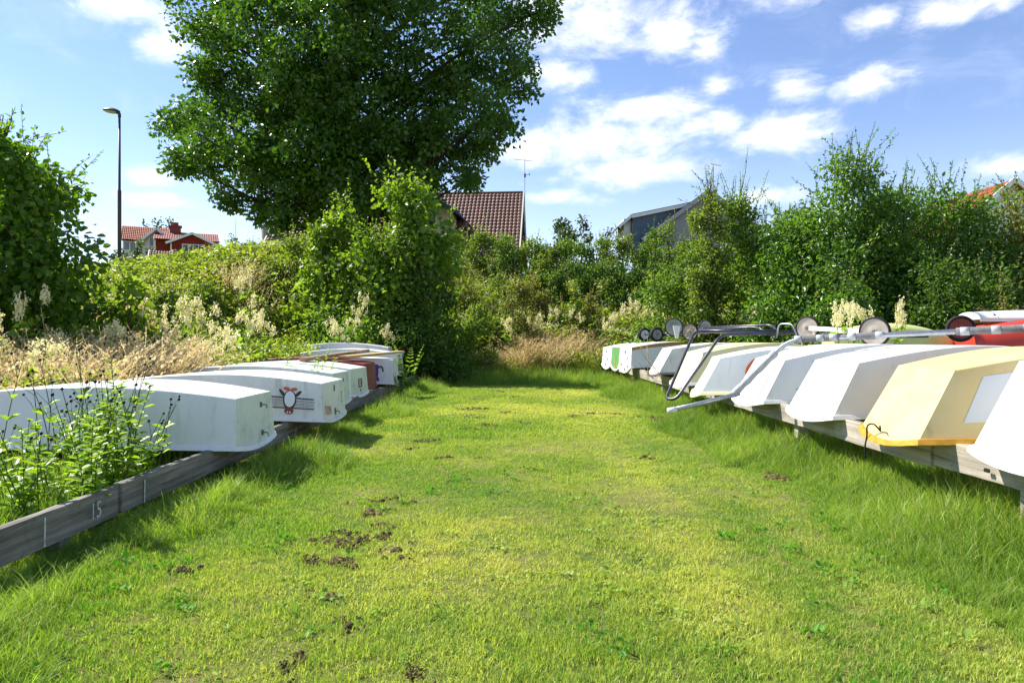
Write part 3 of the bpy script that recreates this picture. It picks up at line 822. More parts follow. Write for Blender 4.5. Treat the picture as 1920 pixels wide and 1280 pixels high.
r1 = dinghy('white dinghy cut off by the right picture edge, riveted rim', (2.66, 3.02), (2.60, 3.86), .53, 1, group=GR, mats=('white', 'white', 'white_old'), **dict(BOW, h0=.50, hm=.62))
r2 = dinghy('cream yellow dinghy with an ochre rim and white panel', (2.55, 4.29), (2.60, 5.08), .50, 1, group=GR, mats=('cream', 'cream', 'ochre'), **BOW)
side_shape(r2, 'white_panel', [('cutlight', rect(-.31, -.10, .75, .15), 0)], .225, .48)
# dark line tied through the bow of the cream boat
mb = MB(); p = on_end(r2, .1, .12, 0, 0, .01)
mb.tube(smooth_path([p, p + Vector((-.04, .02, .05)), p + Vector((-.06, .07, .03)), p + Vector((-.05, .10, -.04)), p + Vector((-.06, .11, -.13)), p + Vector((-.055, .115, -.2))], 5), .006, 6)
mb.tube(smooth_path([p + Vector((-.005, .0, .01)), p + Vector((-.03, -.05, .045)), p + Vector((-.045, -.09, .03))], 5), .006, 6)
mb.build('painter_rope', M['rubber'], r2['root'], True)
r3 = dinghy('clean white dinghy between the cream dinghy and the taped trolley', (2.64, 5.62), (2.60, 6.44), .50, 1, group=GR, mats=('white', 'white', 'white_old'), **BOW)
r4 = dinghy('white dinghy with a grey stripe down its bow', (2.58, 7.0), (2.52, 7.78), .50, 1, group=GR, mats=('white', 'white', 'white_old'), **dict(BOW, h0=.44))
MB().slab([on_end(r4, u, v, 0, 0, .001) for u, v in ((-.62, 0.02), (-.62, 1), (-.46, 1), (-.46, .02))], (-.004, 0, 0)).build('bow_stripe', M['grey_stripe'], r4['root'])
side_shape(r4, 'scuff_mark', [('black', [(-.03, 0), (.02, .012), (.022, .018), (-.03, .006)], 0), ('black', [(.07, .05), (.12, .055), (.125, .062), (.07, .057)], 0)], .13, .25)
r5 = dinghy('white dinghy with an orange ring painted on its side', (2.37, 8.58), (2.45, 9.24), .46, 1, group=GR, mats=('white', 'white', 'paleyellow'), **dict(BOW, h0=.46))
ring = []
for k in range(28):
    a0, a1 = 2 * PI * k / 28, 2 * PI * (k + 1) / 28
    ring.append(('orange', [(.10 * math.cos(a0), .10 * math.sin(a0)), (.10 * math.cos(a1), .10 * math.sin(a1)), (.055 * math.cos(a1), .055 * math.sin(a1)), (.055 * math.cos(a0), .055 * math.sin(a0))], 0))
side_shape(r5, 'ring_emblem', ring, .225, .60)
r6 = dinghy('pale yellow dinghy behind the black trolley handle', (2.52, 9.75), (2.44, 10.5), .50, 1, group=GR, mats=('paleyellow', 'paleyellow', 'cutlight'), **BOW)
r7 = dinghy('white dinghy with a grey side, half way up the right row', (2.52, 11.75), (2.50, 12.5), .55, 1, group=GR, mats=('white_old', 'white', 'steel_dark'), **dict(BOW, h0=.44, hm=.54))
RS = dict(rake=.03, rake1=.28, h0=.44, hm=.56, h1=.34, camber=.12, w_mid=.57, chine=.93)
r8 = dinghy('white dinghy with an ochre band along its chine', (2.56, 14.7), (2.42, 15.5), .54, 1, group=GR, mats=('white', 'white', 'white_old'), **RS)
mb = MB()
for i in range(12):
    t0, t1 = i * .075, (i + 1) * .075
    mb.poly([side_point(r8, t0, .84), side_point(r8, t1, .84), side_point(r8, t1, .985), side_point(r8, t0, .985)])
mb.build('chine_band', M['brown_stripe'], r8['root'])
mb = MB(); mb.poly([on_end(r8, u, v, 0, 0, .004) for u, v in ell(.62, .24, .10, .07, 10)]); mb.build('paint_mark', M['orange'], r8['root'])
fitting(r8, 0, .8, (.02, .07)); fitting(r8, -.45, .55, (.02, .05), False); fitting(r8, -.45, .2, (.02, .05), False); fitting(r8, .0, .12, (.025, .06), False)
r9 = dinghy('green ended dinghy squeezed between two white sterns', (2.56, 16.1), (2.46, 17.0), .52, 1, group=GR, mats=('white_old', 'green_paint', 'cutlight'), **RS)
mb = MB(); mb.poly([on_end(r9, u, v, 0, 0, .004) for u, v in ((.1, .1), (.26, .1), (.22, .65), (.16, .68))]); mb.build('paint_mark', M['ochre'], r9['root'])
r10 = dinghy('white dinghy at the far end of the right row', (2.55, 17.5), (2.42, 18.4), .50, 1, group=GR, mats=('white_old', 'white', 'white'), **RS)
fitting(r10, .1, .8, (.03, .06)); fitting(r10, -.1, .45, (.03, .06), False); fitting(r10, .2, .2, (.03, .06), False)

# ------------------------------------------------------------------ timber racks
def rack(label, X, X2, y0, y1, ztop, face, thick, cuts, mat, marks):
    root = empty('boat_rack', (X, (y0 + y1) / 2, 0), label, 'timber rack'); oy = (y0 + y1) / 2
    ys = [y0] + cuts + [y1]
    for i in range(len(ys) - 1):
        a, b = ys[i], ys[i + 1]; dz = (-1) ** i * .004; dx = (-1) ** i * .006
        mb = MB(); nn = max(4, int((b - a) / .12)); rr = random.Random(i + int(ztop * 100))
        for q in range(nn + 1):                          # sawn edges worn uneven
            yy = a + .004 + (b - a - .008) * q / nn - oy; bow = .006 * math.sin(yy * 1.7 + i)
            for ux, uz in ((-1, 0), (1, 0), (1, 1), (-1, 1)): mb.v.append(Vector((dx + bow + ux * (thick / 2 + rr.uniform(-.0022, .0010)), yy, ztop - face + uz * face + dz + rr.uniform(-.0045, .0015) * (1 if uz else -1) + bow * .5)))
        mb.addf([(4 * q + j, 4 * q + (j + 1) % 4, 4 * q + 4 + (j + 1) % 4, 4 * q + 4 + j) for q in range(nn) for j in range(4)] + [(3, 2, 1, 0), tuple(4 * nn + j for j in range(4))], 0)
        mb.build('rail', M[mat], root, bevel=.006)
    mb = MB(); mb.box((X2 - X, 0, ztop - face / 2), (thick, y1 - y0, face)); mb.build('rear_rail', M[mat], root, bevel=.008)
    y = y0 + 2.5
    while y < y1:
        for xx in (0, X2 - X):
            MB().box((xx + (thick * .5 + .03) * (1 if X > 0 else -1), y - oy, (ztop - face * .3) / 2 - .1), (.095, .095, ztop - face * .3 + .2)).build('post', M[mat], root, bevel=.006)
        y += 3.0
    return root, oy


lr, lo = rack('long low weathered grey timber rack under the left row, painted 15', XL, -4.15, 1.2, 17.3, .27, .185, .058, [2.86, 4.16, 5.72, 7.62, 10.6, 13.5], 'grey_wood', None)
rr, ro = rack('sun-bleached timber rack carrying the right row of dinghies', XR, 4.55, 1.2, 18.9, .50, .175, .07, [4.45, 7.5, 10.5, 13.6, 16.4], 'pale_wood', None)
# painted slot marks and number on the face of the left rail
fx = .058 / 2 + .0125
vs, fs = text_geo('15', .135)
mesh_obj('painted_number', [(fx, (3.89 + x * .8) - lo, .172 + y) for x, y, z in vs], fs, M['faded_white'], lr)
for yy in (2.6, 3.46, 4.40):
    mb = MB(); mb.slab([(fx, yy - lo - .006, .10), (fx, yy - lo + .004, .10), (fx, yy - lo + .008, .245), (fx, yy - lo - .003, .245)], (.0015, 0, 0)); mb.build('slot_mark', M['faded_white'], lr)
mb = MB(); mb.box((-.055, 3.15 - lo, .225), (.045, 1.7, .03)); mb.build('backing_board', M['grey_wood'], lr, bevel=.005)
mb = MB()
for dy in (0, .02): mb.tube([(-.0455, 3.9 - ro + dy, .40), (-.055, 3.9 - ro + dy, .40)], .012, 8)
mb.build('bolt_head', M['black'], rr)


def plank(label, a, b, w, t, mat):
    a = Vector(a); b = Vector(b); root_o = (a + b) / 2; d = b - a; L = d.length
    o = MB().box((0, 0, 0), (L, w, t)).build('plank', M[mat], None, bevel=.004)
    o.location = root_o; o.rotation_euler = d.to_track_quat('X', 'Z').to_euler(); tag(o, label, 'plank'); return o


plank('yellow pine plank lying across the far left boats', (-2.90, 11.75, .845), (-2.28, 13.9, .895), .20, .045, 'new_wood')
plank('thin brown plank lying just left of the yellow plank', (-3.25, 10.6, .835), (-2.95, 13.9, .92), .11, .06, 'brown_wood')

# ------------------------------------------------------------------ launching trolleys and other hulls on the right
def wheel(parent, c, r, w, axis, rim='rim_tan', spokes=8):
    """wheel part with tyre and rim as its pieces; the hub is the part's own mesh"""
    ax = Vector(axis).normalized()
    hub = MB().lathe([(.001, -w * .62), (r * .14, -w * .62), (r * .14, w * .62), (.001, w * .62)], (0, 0, 0), ax, 14).build('wheel', M['steel_dark'], parent)
    hub.location = c
    tr = w * .5; k = 10
    prof = [(r - tr * .55 + tr * .55 * math.cos(2 * PI * i / k), tr * math.sin(2 * PI * i / k)) for i in range(k)]
    MB().lathe(prof, (0, 0, 0), ax, 32, True).build('tyre', M['rubber'], hub, True)
    ri = r - tr * .9
    mb = MB().lathe([(r * .13, -w * .30), (ri * .55, -w * .16), (ri, -w * .30), (ri, w * .30), (ri * .55, w * .16), (r * .13, w * .30)], (0, 0, 0), ax, 32)
    a = ax.cross(Vector((.1, .3, .9))).normalized(); b = ax.cross(a)
    for j in range(spokes):
        t = 2 * PI * j / spokes; d = a * math.cos(t) + b * math.sin(t)
        for s in (-1, 1): mb.bar(d * r * .12 + ax * s * w * .24, d * ri * .97 + ax * s * w * .27, r * .05, w * .16, ax)
    mb.build('rim', M[rim], hub)
    return hub


# galvanised trolley with taped foam
t = empty('launching_trolley', (2.6, 6.6, .5), 'galvanised launching trolley with taped grey foam lying across white hulls', 'boat trolley'); O = t.location.copy()
def rel(p): return Vector(p) - O
A0, A1, A2 = at(1990, 612, 5.55), at(1478, 637, 6.75), at(1372, 742, 6.75)
main = round_path([rel(A0), rel(A1), rel(A2)], .16, 8)
MB().tube(main, .024, 12).build('frame_tube', M['galv'], t, True)
def along(f0, f1, n=8): return [rel(A0).lerp(rel(A1), f0 + (f1 - f0) * i / n) for i in range(n + 1)]
for (f0, f1) in ((.78, .97), (.08, .34), (.62, .74)):
    MB().tube(along(f0, f1), .034, 12).build('foam_sleeve', M['foam'], t, True)
for f in (.805, .86, .955, .10, .205, .31, .73, .62):
    MB().tube(along(f - .016, f + .016, 2), .0375, 12).build('tape_band', M['tape'], t, True)
low = [rel(A1).lerp(rel(A2), k) for k in (.22, .5, .8, .98)]
MB().tube(smooth_path(low, 4), [.036 + .004 * math.sin(i * 2.1) for i in range(13)], 12).build('foam_sleeve', M['tape'], t, True)
foot = [rel(at(1385, 738, 6.7)), rel(at(1330, 752, 6.5)), rel(at(1262, 768, 6.3))]
MB().tube(foot, .021, 12).build('handle_tube', M['galv'], t, True)
MB().tube([foot[-1] + Vector((.03, 0, .004)), foot[-1] + Vector((-.05, -.01, -.008))], .026, 12).build('end_cap', M['whitemetal'], t, True)
hp = [rel(at(1456, 634, 6.95)), rel(at(1460, 607, 6.95)), rel(at(1486, 607, 6.8)), rel(at(1495, 634, 6.75))]
MB().tube(round_path(hp, .05), .007, 8).build('bow_loop', M['galv'], t, True)

# tan wheeled trolley behind it
t2 = empty('launching_trolley', (4.1, 8.4, .9), 'trolley with two faded tan disc wheels and a white axle', 'boat trolley'); O2 = t2.location.copy()
wa = (-.74, -.67, 0.0)
c1, c2 = at(1514, 615, 8.9) - O2, at(1640, 622, 7.7) - O2
wheel(t2, c1, .160, .05, wa, 'rim_tan', 0); wheel(t2, c2, .172, .05, wa, 'rim_tan', 0)
mb = MB(); mb.bar(c1.lerp(c2, .06), c1.lerp(c2, .94), .07, .055); mb.build('axle_beam', M['whitemetal'], t2, bevel=.006)
mb = MB(); mb.tube([c1.lerp(c2, .3) + Vector((-.1, -.12, -.07)), c1.lerp(c2, .5) + Vector((.9, .1, -.06))], .02, 10); mb.tube([c1.lerp(c2, .75) + Vector((-.6, -.12, -.07)), c1.lerp(c2, .75) + Vector((.9, .1, -.06))], .02, 10)
mb.build('frame_tube', M['dark_tube'], t2, True)

# black trolley with the tall bent handle
t3 = empty('launching_trolley', (2.7, 9.6, 1.1), 'black tube trolley whose bent handle hangs down over the pale yellow dinghy', 'boat trolley'); O3 = t3.location.copy()
hl = [at(1490, 621, 10.6), at(1302, 622, 10.0), at(1248, 748, 9.2), at(1268, 748, 9.05), at(1352, 627, 9.3), at(1500, 624, 9.4)]
MB().tube(round_path([p - O3 for p in hl], .12, 8), .022, 10).build('handle_frame', M['dark_tube'], t3, True)
c1, c2 = at(1294, 622, 11.4) - O3, at(1322, 614, 12.4) - O3
wheel(t3, c1, .148, .05, (-.66, -.75, 0), 'rim_tan', 10); wheel(t3, c2, .145, .05, (.35, -.94, 0), 'rim_grey', 10)
mb = MB(); mb.tube([c1, c2], .014, 8); mb.build('axle', M['galv'], t3)
mb = MB(); mb.tube([c1 + Vector((.1, .1, .02)), at(1455, 619, 10.9) - O3], .02, 8); mb.build('frame_tube', M['dark_tube'], t3, True)
# second black trolley, upper
t4 = empty('launching_trolley', (2.9, 11.6, 1.2), 'black trolley with a large grey spoked wheel and flat tube loop', 'boat trolley'); O4 = t4.location.copy()
wheel(t4, at(1264, 613, 12.2) - O4, .17, .05, (-.5, -.87, 0), 'rim_grey', 12)
mb = MB(); mb.slab([p - O4 for p in (at(1262, 610, 11.9), at(1276, 611, 11.9), at(1272, 634, 11.9), at(1267, 634, 11.9))], (0, .03, 0)); mb.build('bracket', M['whitemetal'], t4)
MB().tube(round_path([p - O4 for p in (at(1300, 615, 12.3), at(1448, 609, 11.3), at(1461, 627, 10.9), at(1452, 633, 10.6))], .12, 6), .022, 8).build('frame_tube', M['dark_tube'], t4, True)
MB().tube(round_path([p - O4 for p in (at(1300, 619, 11.9), at(1418, 613, 11.0), at(1438, 622, 10.7))], .1, 6), .020, 8).build('cross_tube', M['dark_tube'], t4, True)
# small black wheels
t5 = empty('launching_trolley', (2.9, 13.9, 1.1), 'small trolley with two fat black rubber wheels on the white stern', 'boat trolley'); O5 = t5.location.copy()
c1, c2 = at(1208, 627, 14.4) - O5, at(1231, 627, 13.7) - O5
wheel(t5, c1, .145, .10, (.32, -.95, 0), 'whitemetal', 5); wheel(t5, c2, .150, .10, (.32, -.95, 0), 'rim_grey', 5)
mb = MB(); mb.tube([c1, c2], .016, 8); mb.tube([c1.lerp(c2, .5), at(1290, 630, 13.2) - O5], .018, 8); mb.build('axle_frame', M['dark_tube'], t5, True)
# red wheel trolley
t6 = empty('launching_trolley', (5.6, 8.3, .9), 'trolley with a dark red rimmed wheel beside the red hull', 'boat trolley'); O6 = t6.location.copy()
c1 = at(1801, 616, 8.4) - O6; wheel(t6, c1, .165, .08, (-.35, -.94, 0), 'darkred', 0)
mb = MB(); mb.tube([c1, c1 + Vector((.35, .6, -.02))], .016, 8); mb.tube([c1 + Vector((.12, .2, 0)), c1 + Vector((.9, -.3, -.05))], .018, 8); mb.build('axle_frame', M['galv'], t6, True)


def long_hull(name, label, cat, a, b, w, h, mat, mat2=None, taper=(.05, .15), boxy=True):
    """overturned round-bottomed hull lofted along a->b; a,b at keel-side base"""
    a = Vector(a); b = Vector(b); d = b - a; L = d.length; root = empty(name, a, label, cat, None, math.atan2(d.y, d.x))
    N, K = 22, 12; V, F = [], []
    for i in range(N + 1):
        t = i / N; e = math.sin(PI * (taper[0] + (1 - taper[0] - taper[1]) * t)) ** .6
        for j in range(K + 1):
            q = PI * j / K; sx = math.copysign(abs(math.cos(q)) ** .7, math.cos(q))
            V.append((L * t, w * e * (sx if boxy else math.cos(q)), (b.z - a.z) * t + h * e * math.sin(q) ** (.75 if boxy else 1.0)))
    for i in range(N):
        for j in range(K): o = i * (K + 1) + j; F.append((o, o + 1, o + K + 2, o + K + 1))
    F += [tuple(range(K + 1)), tuple(N * (K + 1) + j for j in range(K, -1, -1))]
    ho = mesh_obj('hull', V, F, M[mat], root, True)
    for q in (-1, -2): ho.data.polygons[len(F) + q].use_smooth = False
    V2, F2 = [], []
    for s in (-1, 1):
        o = len(V2)
        for i in range(N + 1):
            t = i / N; e = math.sin(PI * (taper[0] + (1 - taper[0] - taper[1]) * t)) ** .6; y = s * w * e
            V2 += [(L * t, y - s * .01, (b.z - a.z) * t - .03), (L * t, y + s * .02, (b.z - a.z) * t - .03), (L * t, y + s * .02, (b.z - a.z) * t + .02), (L * t, y - s * .01, (b.z - a.z) * t + .02)]
        for i in range(N):
            p, q = o + 4 * i, o + 4 * i + 4
            for k in range(4): F2.append((p + k, p + (k + 1) % 4, q + (k + 1) % 4, q + k))
    mesh_obj('rim', V2, F2, M[mat2 or mat], root)
    return root


long_hull('kayak', 'pale lime overturned hull lying behind the tan wheels', 'kayak', (4.35, 9.4, 1.03), (6.3, 9.7, 1.0), .30, .36, 'yellowgreen', taper=(.10, .04))
long_hull('rowing_boat', 'red overturned hull lying behind the red wheel', 'rowing boat', (6.15, 9.3, 1.0), (8.9, 9.1, .98), .46, .47, 'red', taper=(.14, .1))
wb = long_hull('rowing_boat', 'white blunt hull marked 5 on top of the red hull', 'rowing boat', (6.34, 9.5, 1.42), (9.2, 9.3, 1.38), .40, .15, 'white', taper=(.2, .1), boxy=False)
vs, fs = text_geo('5', .12)
mesh_obj('painted_number', [(.17 + x * .75, -.350 * math.cos(R(46) + y * 13), .134 * math.sin(R(46) + y * 13) + .003) for x, y, z in vs], fs, M['black'], wb)

# ------------------------------------------------------------------ meadow and bank
def meadow():
    rng = np.random.default_rng(31); objs = []
    def stalks(n, rad, h0, h1, lean, heads=True):
        V, L, sz, ti, mi = [], [], [], [], []
        for k in range(n):
            a = rng.random() * 6.28; q = rad * math.sqrt(rng.random()); h = h0 + (h1 - h0) * rng.random()
            la = rng.normal() * .9 + .3; l = lean * h * (.3 + rng.random())
            p0 = np.array([q * math.cos(a), q * math.sin(a), 0]); tv = np.array([math.cos(la), math.sin(la), 0])
            ya = rng.random() * 6.28; sd = np.array([math.cos(ya), math.sin(ya), 0]) * .0036; t0 = rng.random(); o = len(V)
            for s in range(5):
                t = s / 4; c = p0 + tv * l * t ** 2.2 + np.array([0, 0, h * (t - .12 * t * t)]); V += [c + sd * (1 - .4 * t), c - sd * (1 - .4 * t)]; ti += [t0, t0]
            for s in range(4): L += [o + 2 * s, o + 2 * s + 1, o + 2 * s + 3, o + 2 * s + 2]; sz.append(4); mi.append(0)
            if heads:
                c0 = p0 + tv * l * .75 ** 2.2 + np.array([0, 0, h * (.75 - .12 * .56)]); c1 = V[-1]; m = 9
                tt = rng.random(m); pos = c0[None] * (1 - tt[:, None]) + c1[None] * tt[:, None]
                ax = unit(rng.normal(size=(m, 3)) * .6 + np.array([0, 0, .8]) + tv * .5)
                v, ll, ss, kk = leaf_arrays(pos, ax, unit(rng.normal(size=(m, 3))), (.022 + .03 * rng.random(m)) * (1.1 - .6 * tt), 'rhomb')
                o = len(V); V += list(v); L += [i + o for i in ll]; sz += list(ss); ti += list(np.repeat(t0 * .6 + .4 * rng.random(m), kk)); mi += [1] * len(ss)
        return V, L, sz, ti, mi
    for k in range(6):
        V, L, sz, ti, mi = stalks(20, .18, .65, 1.15, .55)
        v, l, s, t = blade_set(rng, 12, .14, .3, .65, .007, .8, 4); o = len(V); V += v; L += [i + o for i in l]; sz += s; ti += t; mi += [0 if k % 2 else 2] * len(s)
        objs.append(array_mesh('meadow_clump_%02d' % k, V, L, sz, None, tint=ti, link=False, mats=[LM['dry'], LM['dryhead'], LM['meadow']], midx=mi))
    for k in range(6, 10):                               # green tall grass and herbs
        v, l, s, t = blade_set(rng, 26, .16, .35, .85, .008, .7, 4)
        n = 46; pos = np.stack([rng.normal(size=n) * .11, rng.normal(size=n) * .11, .15 + .6 * rng.random(n)], 1)
        a, b, c, q = leaf_arrays(pos, unit(rng.normal(size=(n, 3)) + [0, 0, .3]), unit(rng.normal(size=(n, 3)) * .5 + [0, 0, 1]), .05 + .05 * rng.random(n), 'oval')
        V, L, sz, ti, mi = join_sets([(v, l, s, t, 0), (list(a), list(b), list(c), list(np.repeat(rng.random(n), q)), 1)])
        objs.append(array_mesh('meadow_clump_%02d' % k, V, L, sz, None, tint=ti, link=False, mats=[LM['meadow'], LM['herb_i']], midx=mi))
    c = template_collection('meadow_templates', objs)
    X, Y = [], []
    n = 6500; x = -4.45 - 11 * rng.random(n) ** 1.1; y = 5.2 + 12 * rng.random(n); X.append(x); Y.append(y)
    n = 900; x = -16 + 11.5 * rng.random(n); y = 16 + 4 * rng.random(n); X.append(x); Y.append(y)
    n = 90; x = -4.4 + 1.5 * rng.random(n); y = 6.45 + .8 * rng.random(n); X.append(x); Y.append(y)
    n = 60; x = -4.4 + 1.5 * rng.random(n); y = 8.4 + .5 * rng.random(n); X.append(x); Y.append(y)
    n = 1500; x = 3.2 + 9 * rng.random(n); y = 9.5 + 5.5 * rng.random(n); X.append(x[(x > 5.2)]); Y.append(y[x > 5.2])
    n = 1500; x = -1.0 + 6.4 * rng.random(n); y = 18.7 + 3.4 * rng.random(n); X.append(x); Y.append(y)
    x = np.concatenate(X); y = np.concatenate(Y); ok = np.abs(x) < .80 * y + .8; x, y = x[ok], y[ok]; n = len(x)
    dry = vnoise(x, y, .45, 41) * .6 + vnoise(x, y, 1.5, 42) * .4 + .10 * (x < -3) - .30 * sstep(10.5, 14, y) * (x < -3) - .03 * (x > -1.5) * (y > 18)
    isdry = rng.random(n) < sstep(.42, .88, dry)
    idx = np.where(isdry, rng.integers(0, 6, n), rng.integers(6, 10, n))
    sc = (.75 + .45 * rng.random(n)) * np.where((x > -4.45) & (x < 0), .55, 1.0) * np.where((x > 0) & (y < 16), .62, 1) * np.where(isdry, 1.0, .95)
    sc = sc * (1 + .28 * sstep(7, 11, y) * (x < 0))
    vary = np.clip(.55 * vnoise(x, y, .8, 43) + .35 * rng.random(n), 0, 1)
    scatter('meadow_grass', 'tall dry tan and green meadow grass filling the ground behind the boats', 'grass', np.stack([x, y, G(x, y) - .02], 1), rng.normal(size=n) * .9, rng.normal(size=(n, 2)) * .10, np.stack([sc, sc, sc], 1), idx, vary, c)


meadow()


def undergrowth():
    rng = np.random.default_rng(33); objs = []
    for k in range(6):
        n = 120; pos = np.stack([rng.normal(size=n) * .20, rng.normal(size=n) * .20, .05 + .75 * rng.random(n) ** .8], 1)
        a, b, c, q = leaf_arrays(pos, unit(rng.normal(size=(n, 3)) + [0, 0, .2]), unit(rng.normal(size=(n, 3)) * .6 + [0, 0, 1]), .06 + .06 * rng.random(n), 'oval')
        v, l, s, t = blade_set(rng, 14, .2, .4, .9, .012, .6, 3)
        sets = [(list(a), list(b), list(c), list(np.repeat(rng.random(n), q)), 0), (v, l, s, t, 0)]
        if k == 4:                                       # pale blossom heads
            n = 50; pos = np.stack([rng.normal(size=n) * .14, rng.normal(size=n) * .14, .78 + .12 * rng.random(n)], 1)
            a, b, c, q = leaf_arrays(pos, unit(rng.normal(size=(n, 3))), unit(rng.normal(size=(n, 3))), .03 + .03 * rng.random(n), 'rhomb'); sets.append((list(a), list(b), list(c), list(np.repeat(rng.random(n), q)), 1))
        if k == 5:
            v, l, s, t = blade_set(rng, 16, .2, .7, 1.15, .010, .3, 3); sets.append((v, l, s, t, 2))
        V, L, sz, ti, mi = join_sets(sets)
        objs.append(array_mesh('bank_clump_%02d' % k, V, L, sz, None, tint=ti, link=False, mats=[LM['herb_i'], LM['cream_i'], LM['dry']], midx=mi))
    c = template_collection('bank_templates', objs)
    X, Y = [], []
    n = 5200; x = -17 + 15 * rng.random(n); y = 14.5 + 14.5 * rng.random(n); X.append(x); Y.append(y)
    n = 3000; x = -2.5 + 7 * rng.random(n); y = 20.4 + 6.7 * rng.random(n); X.append(x); Y.append(y)
    n = 4200; x = 3.0 + 13 * rng.random(n); y = 11 + 14 * rng.random(n); X.append(x); Y.append(y)
    x = np.concatenate(X); y = np.concatenate(Y)
    ok = (np.abs(x) < .82 * y + .6) & ~((x > -5.2) & (x < -1.9) & (y < 17.3)) & ~((x < 5.3) & (x > 2) & (y < 18.8)); x, y = x[ok], y[ok]; n = len(x)
    r = rng.random(n); bl = vnoise(x, y, .6, 51)
    r = np.where((x < -2) & (rng.random(n) < .7), .3, r)
    idx = np.where(r < .72, rng.integers(0, 4, n), np.where(r < .72 + .20 * (bl > .45) * (x > 0) + .03, 4, np.where(r < .93, 5, rng.integers(0, 4, n))))
    sc = .7 + .7 * rng.random(n)
    vary = np.clip(.8 * vnoise(x, y, .5, 52) + .3 * (rng.random(n) - .4) + .12 * (x > .5) + .15 * (x < -3), 0, 1)
    scatter('undergrowth', 'mixed green herbs and pale flowers covering the bank behind the boats', 'undergrowth', np.stack([x, y, G(x, y) - .05], 1), rng.random(n) * 6.28, rng.normal(size=(n, 2)) * .12, np.stack([sc, sc, sc], 1), idx, vary, c)


undergrowth()


# meadowsweet plants: stems, leaves and cream plumes
def meadowsweet(label, group, spots, seed, size=1.0):
    rng = np.random.default_rng(seed); protos = []
    for k in range(5):
        root = empty('meadowsweet', (0, 0, 0), label, 'flowering plant', group); h = 1.0
        mb = MB(); LP, LA, LN, LS = [], [], [], []; FP = []
        for s in range(3 + k % 2):
            a = rng.random() * 6.28; tip = Vector((math.cos(a) * .14, math.sin(a) * .14, h * (.8 + .25 * rng.random())))
            mb.tube(smooth_path([(0, 0, 0), tip * .5 + Vector((.02, 0, .04)), tip], 3), [.006, .005, .005, .004, .004, .003, .002], 4)
            for j in range(12):
                t = .15 + .75 * rng.random(); v = rng.normal(size=3); v[2] = abs(v[2]) * .3; LP.append(np.array(tip) * t); LA.append(v); LN.append([0, 0, 1] + rng.normal(size=3) * .3); LS.append(.09 + .06 * rng.random())
            for q in range(4):
                c = np.array(tip) + rng.normal(size=3) * [.05, .05, .035]; m = 34
                FP.append(c + rng.normal(size=(m, 3)) * [.020, .020, .026])
        mb.build('stem', M['twig'], root)
        leaves('leaf_sprays', np.array(LP), np.array(LA), np.array(LN), np.array(LS), rng.random(len(LP)), 'oval', LM['herb'], root)
        P = np.vstack(FP); m = len(P)
        leaves('flower_plume', P, unit(rng.normal(size=(m, 3)) + [.3, 0, .2]), unit(rng.normal(size=(m, 3)) * .6 + [-.5, -.1, .9]), .022 + .018 * rng.random(m), rng.random(m), 'rhomb', LM['cream'], root)
        protos.append(root)
    used = set()
    for i, (x, y, ht) in enumerate(spots):
        k = i % 5; src = protos[k]
        if k in used:
            r = src.copy(); COL.objects.link(r)
            for ch in src.children:
                c = ch.copy(); COL.objects.link(c); c.parent = r
        else: used.add(k); r = src
        r.location = (x, y, float(G(x, y)) - .03); r.scale = (1.0 * size, 1.0 * size, ht); r.rotation_euler = (rng.normal() * .06, rng.normal() * .06, rng.random() * 6.28)
    for k, p in enumerate(protos):
        if k not in used:
            for ch in list(p.children): bpy.data.objects.remove(ch)
            bpy.data.objects.remove(p)


def spots(lst):
    out = []
    for px, py, Y in lst:
        p = at(px, py, Y); out.append((p.x, p.y, max(.5, p.z - float(G(p.x, p.y)))))
    return out


meadowsweet('cream meadowsweet standing in the dry grass behind the left boats', 'cream meadowsweet behind the left boats',
            spots([(65, 645, 7.0), (12, 600, 8.2), (105, 610, 9), (215, 610, 9.2), (280, 575, 10.6), (335, 562, 11.2), (350, 578, 11), (385, 560, 11.5), (415, 612, 10.0),
                   (408, 630, 9.6), (452, 590, 11.2), (493, 595, 11.5), (620, 590, 16.4), (635, 610, 16.2), (690, 560, 17.2), (675, 600, 16.6), (728, 615, 16.4), (45, 525, 8.9), (450, 520, 15)]), 61)
meadowsweet('cream meadowsweet in the flower bank behind the right boats', 'cream meadowsweet behind the right boats',
            spots([(1160, 570, 20), (1185, 560, 20.5), (1205, 575, 19.5), (1230, 565, 20), (1255, 570, 19.4), (1080, 580, 20.5), (1045, 575, 21), (1300, 575, 19), (1330, 570, 18), (1350, 580, 17), (1140, 590, 19.3), (1005, 590, 20),
                   (1380, 585, 15), (1420, 580, 14), (950, 600, 19.6), (1275, 590, 19)]), 62, 1.1)
meadowsweet('tall cream meadowsweet rising between the tan trolley wheels', 'tall cream meadowsweet by the tan trolley wheels', spots([(1580, 598, 8.2), (1622, 578, 8.5), (1662, 556, 8.8)]), 63, .8)


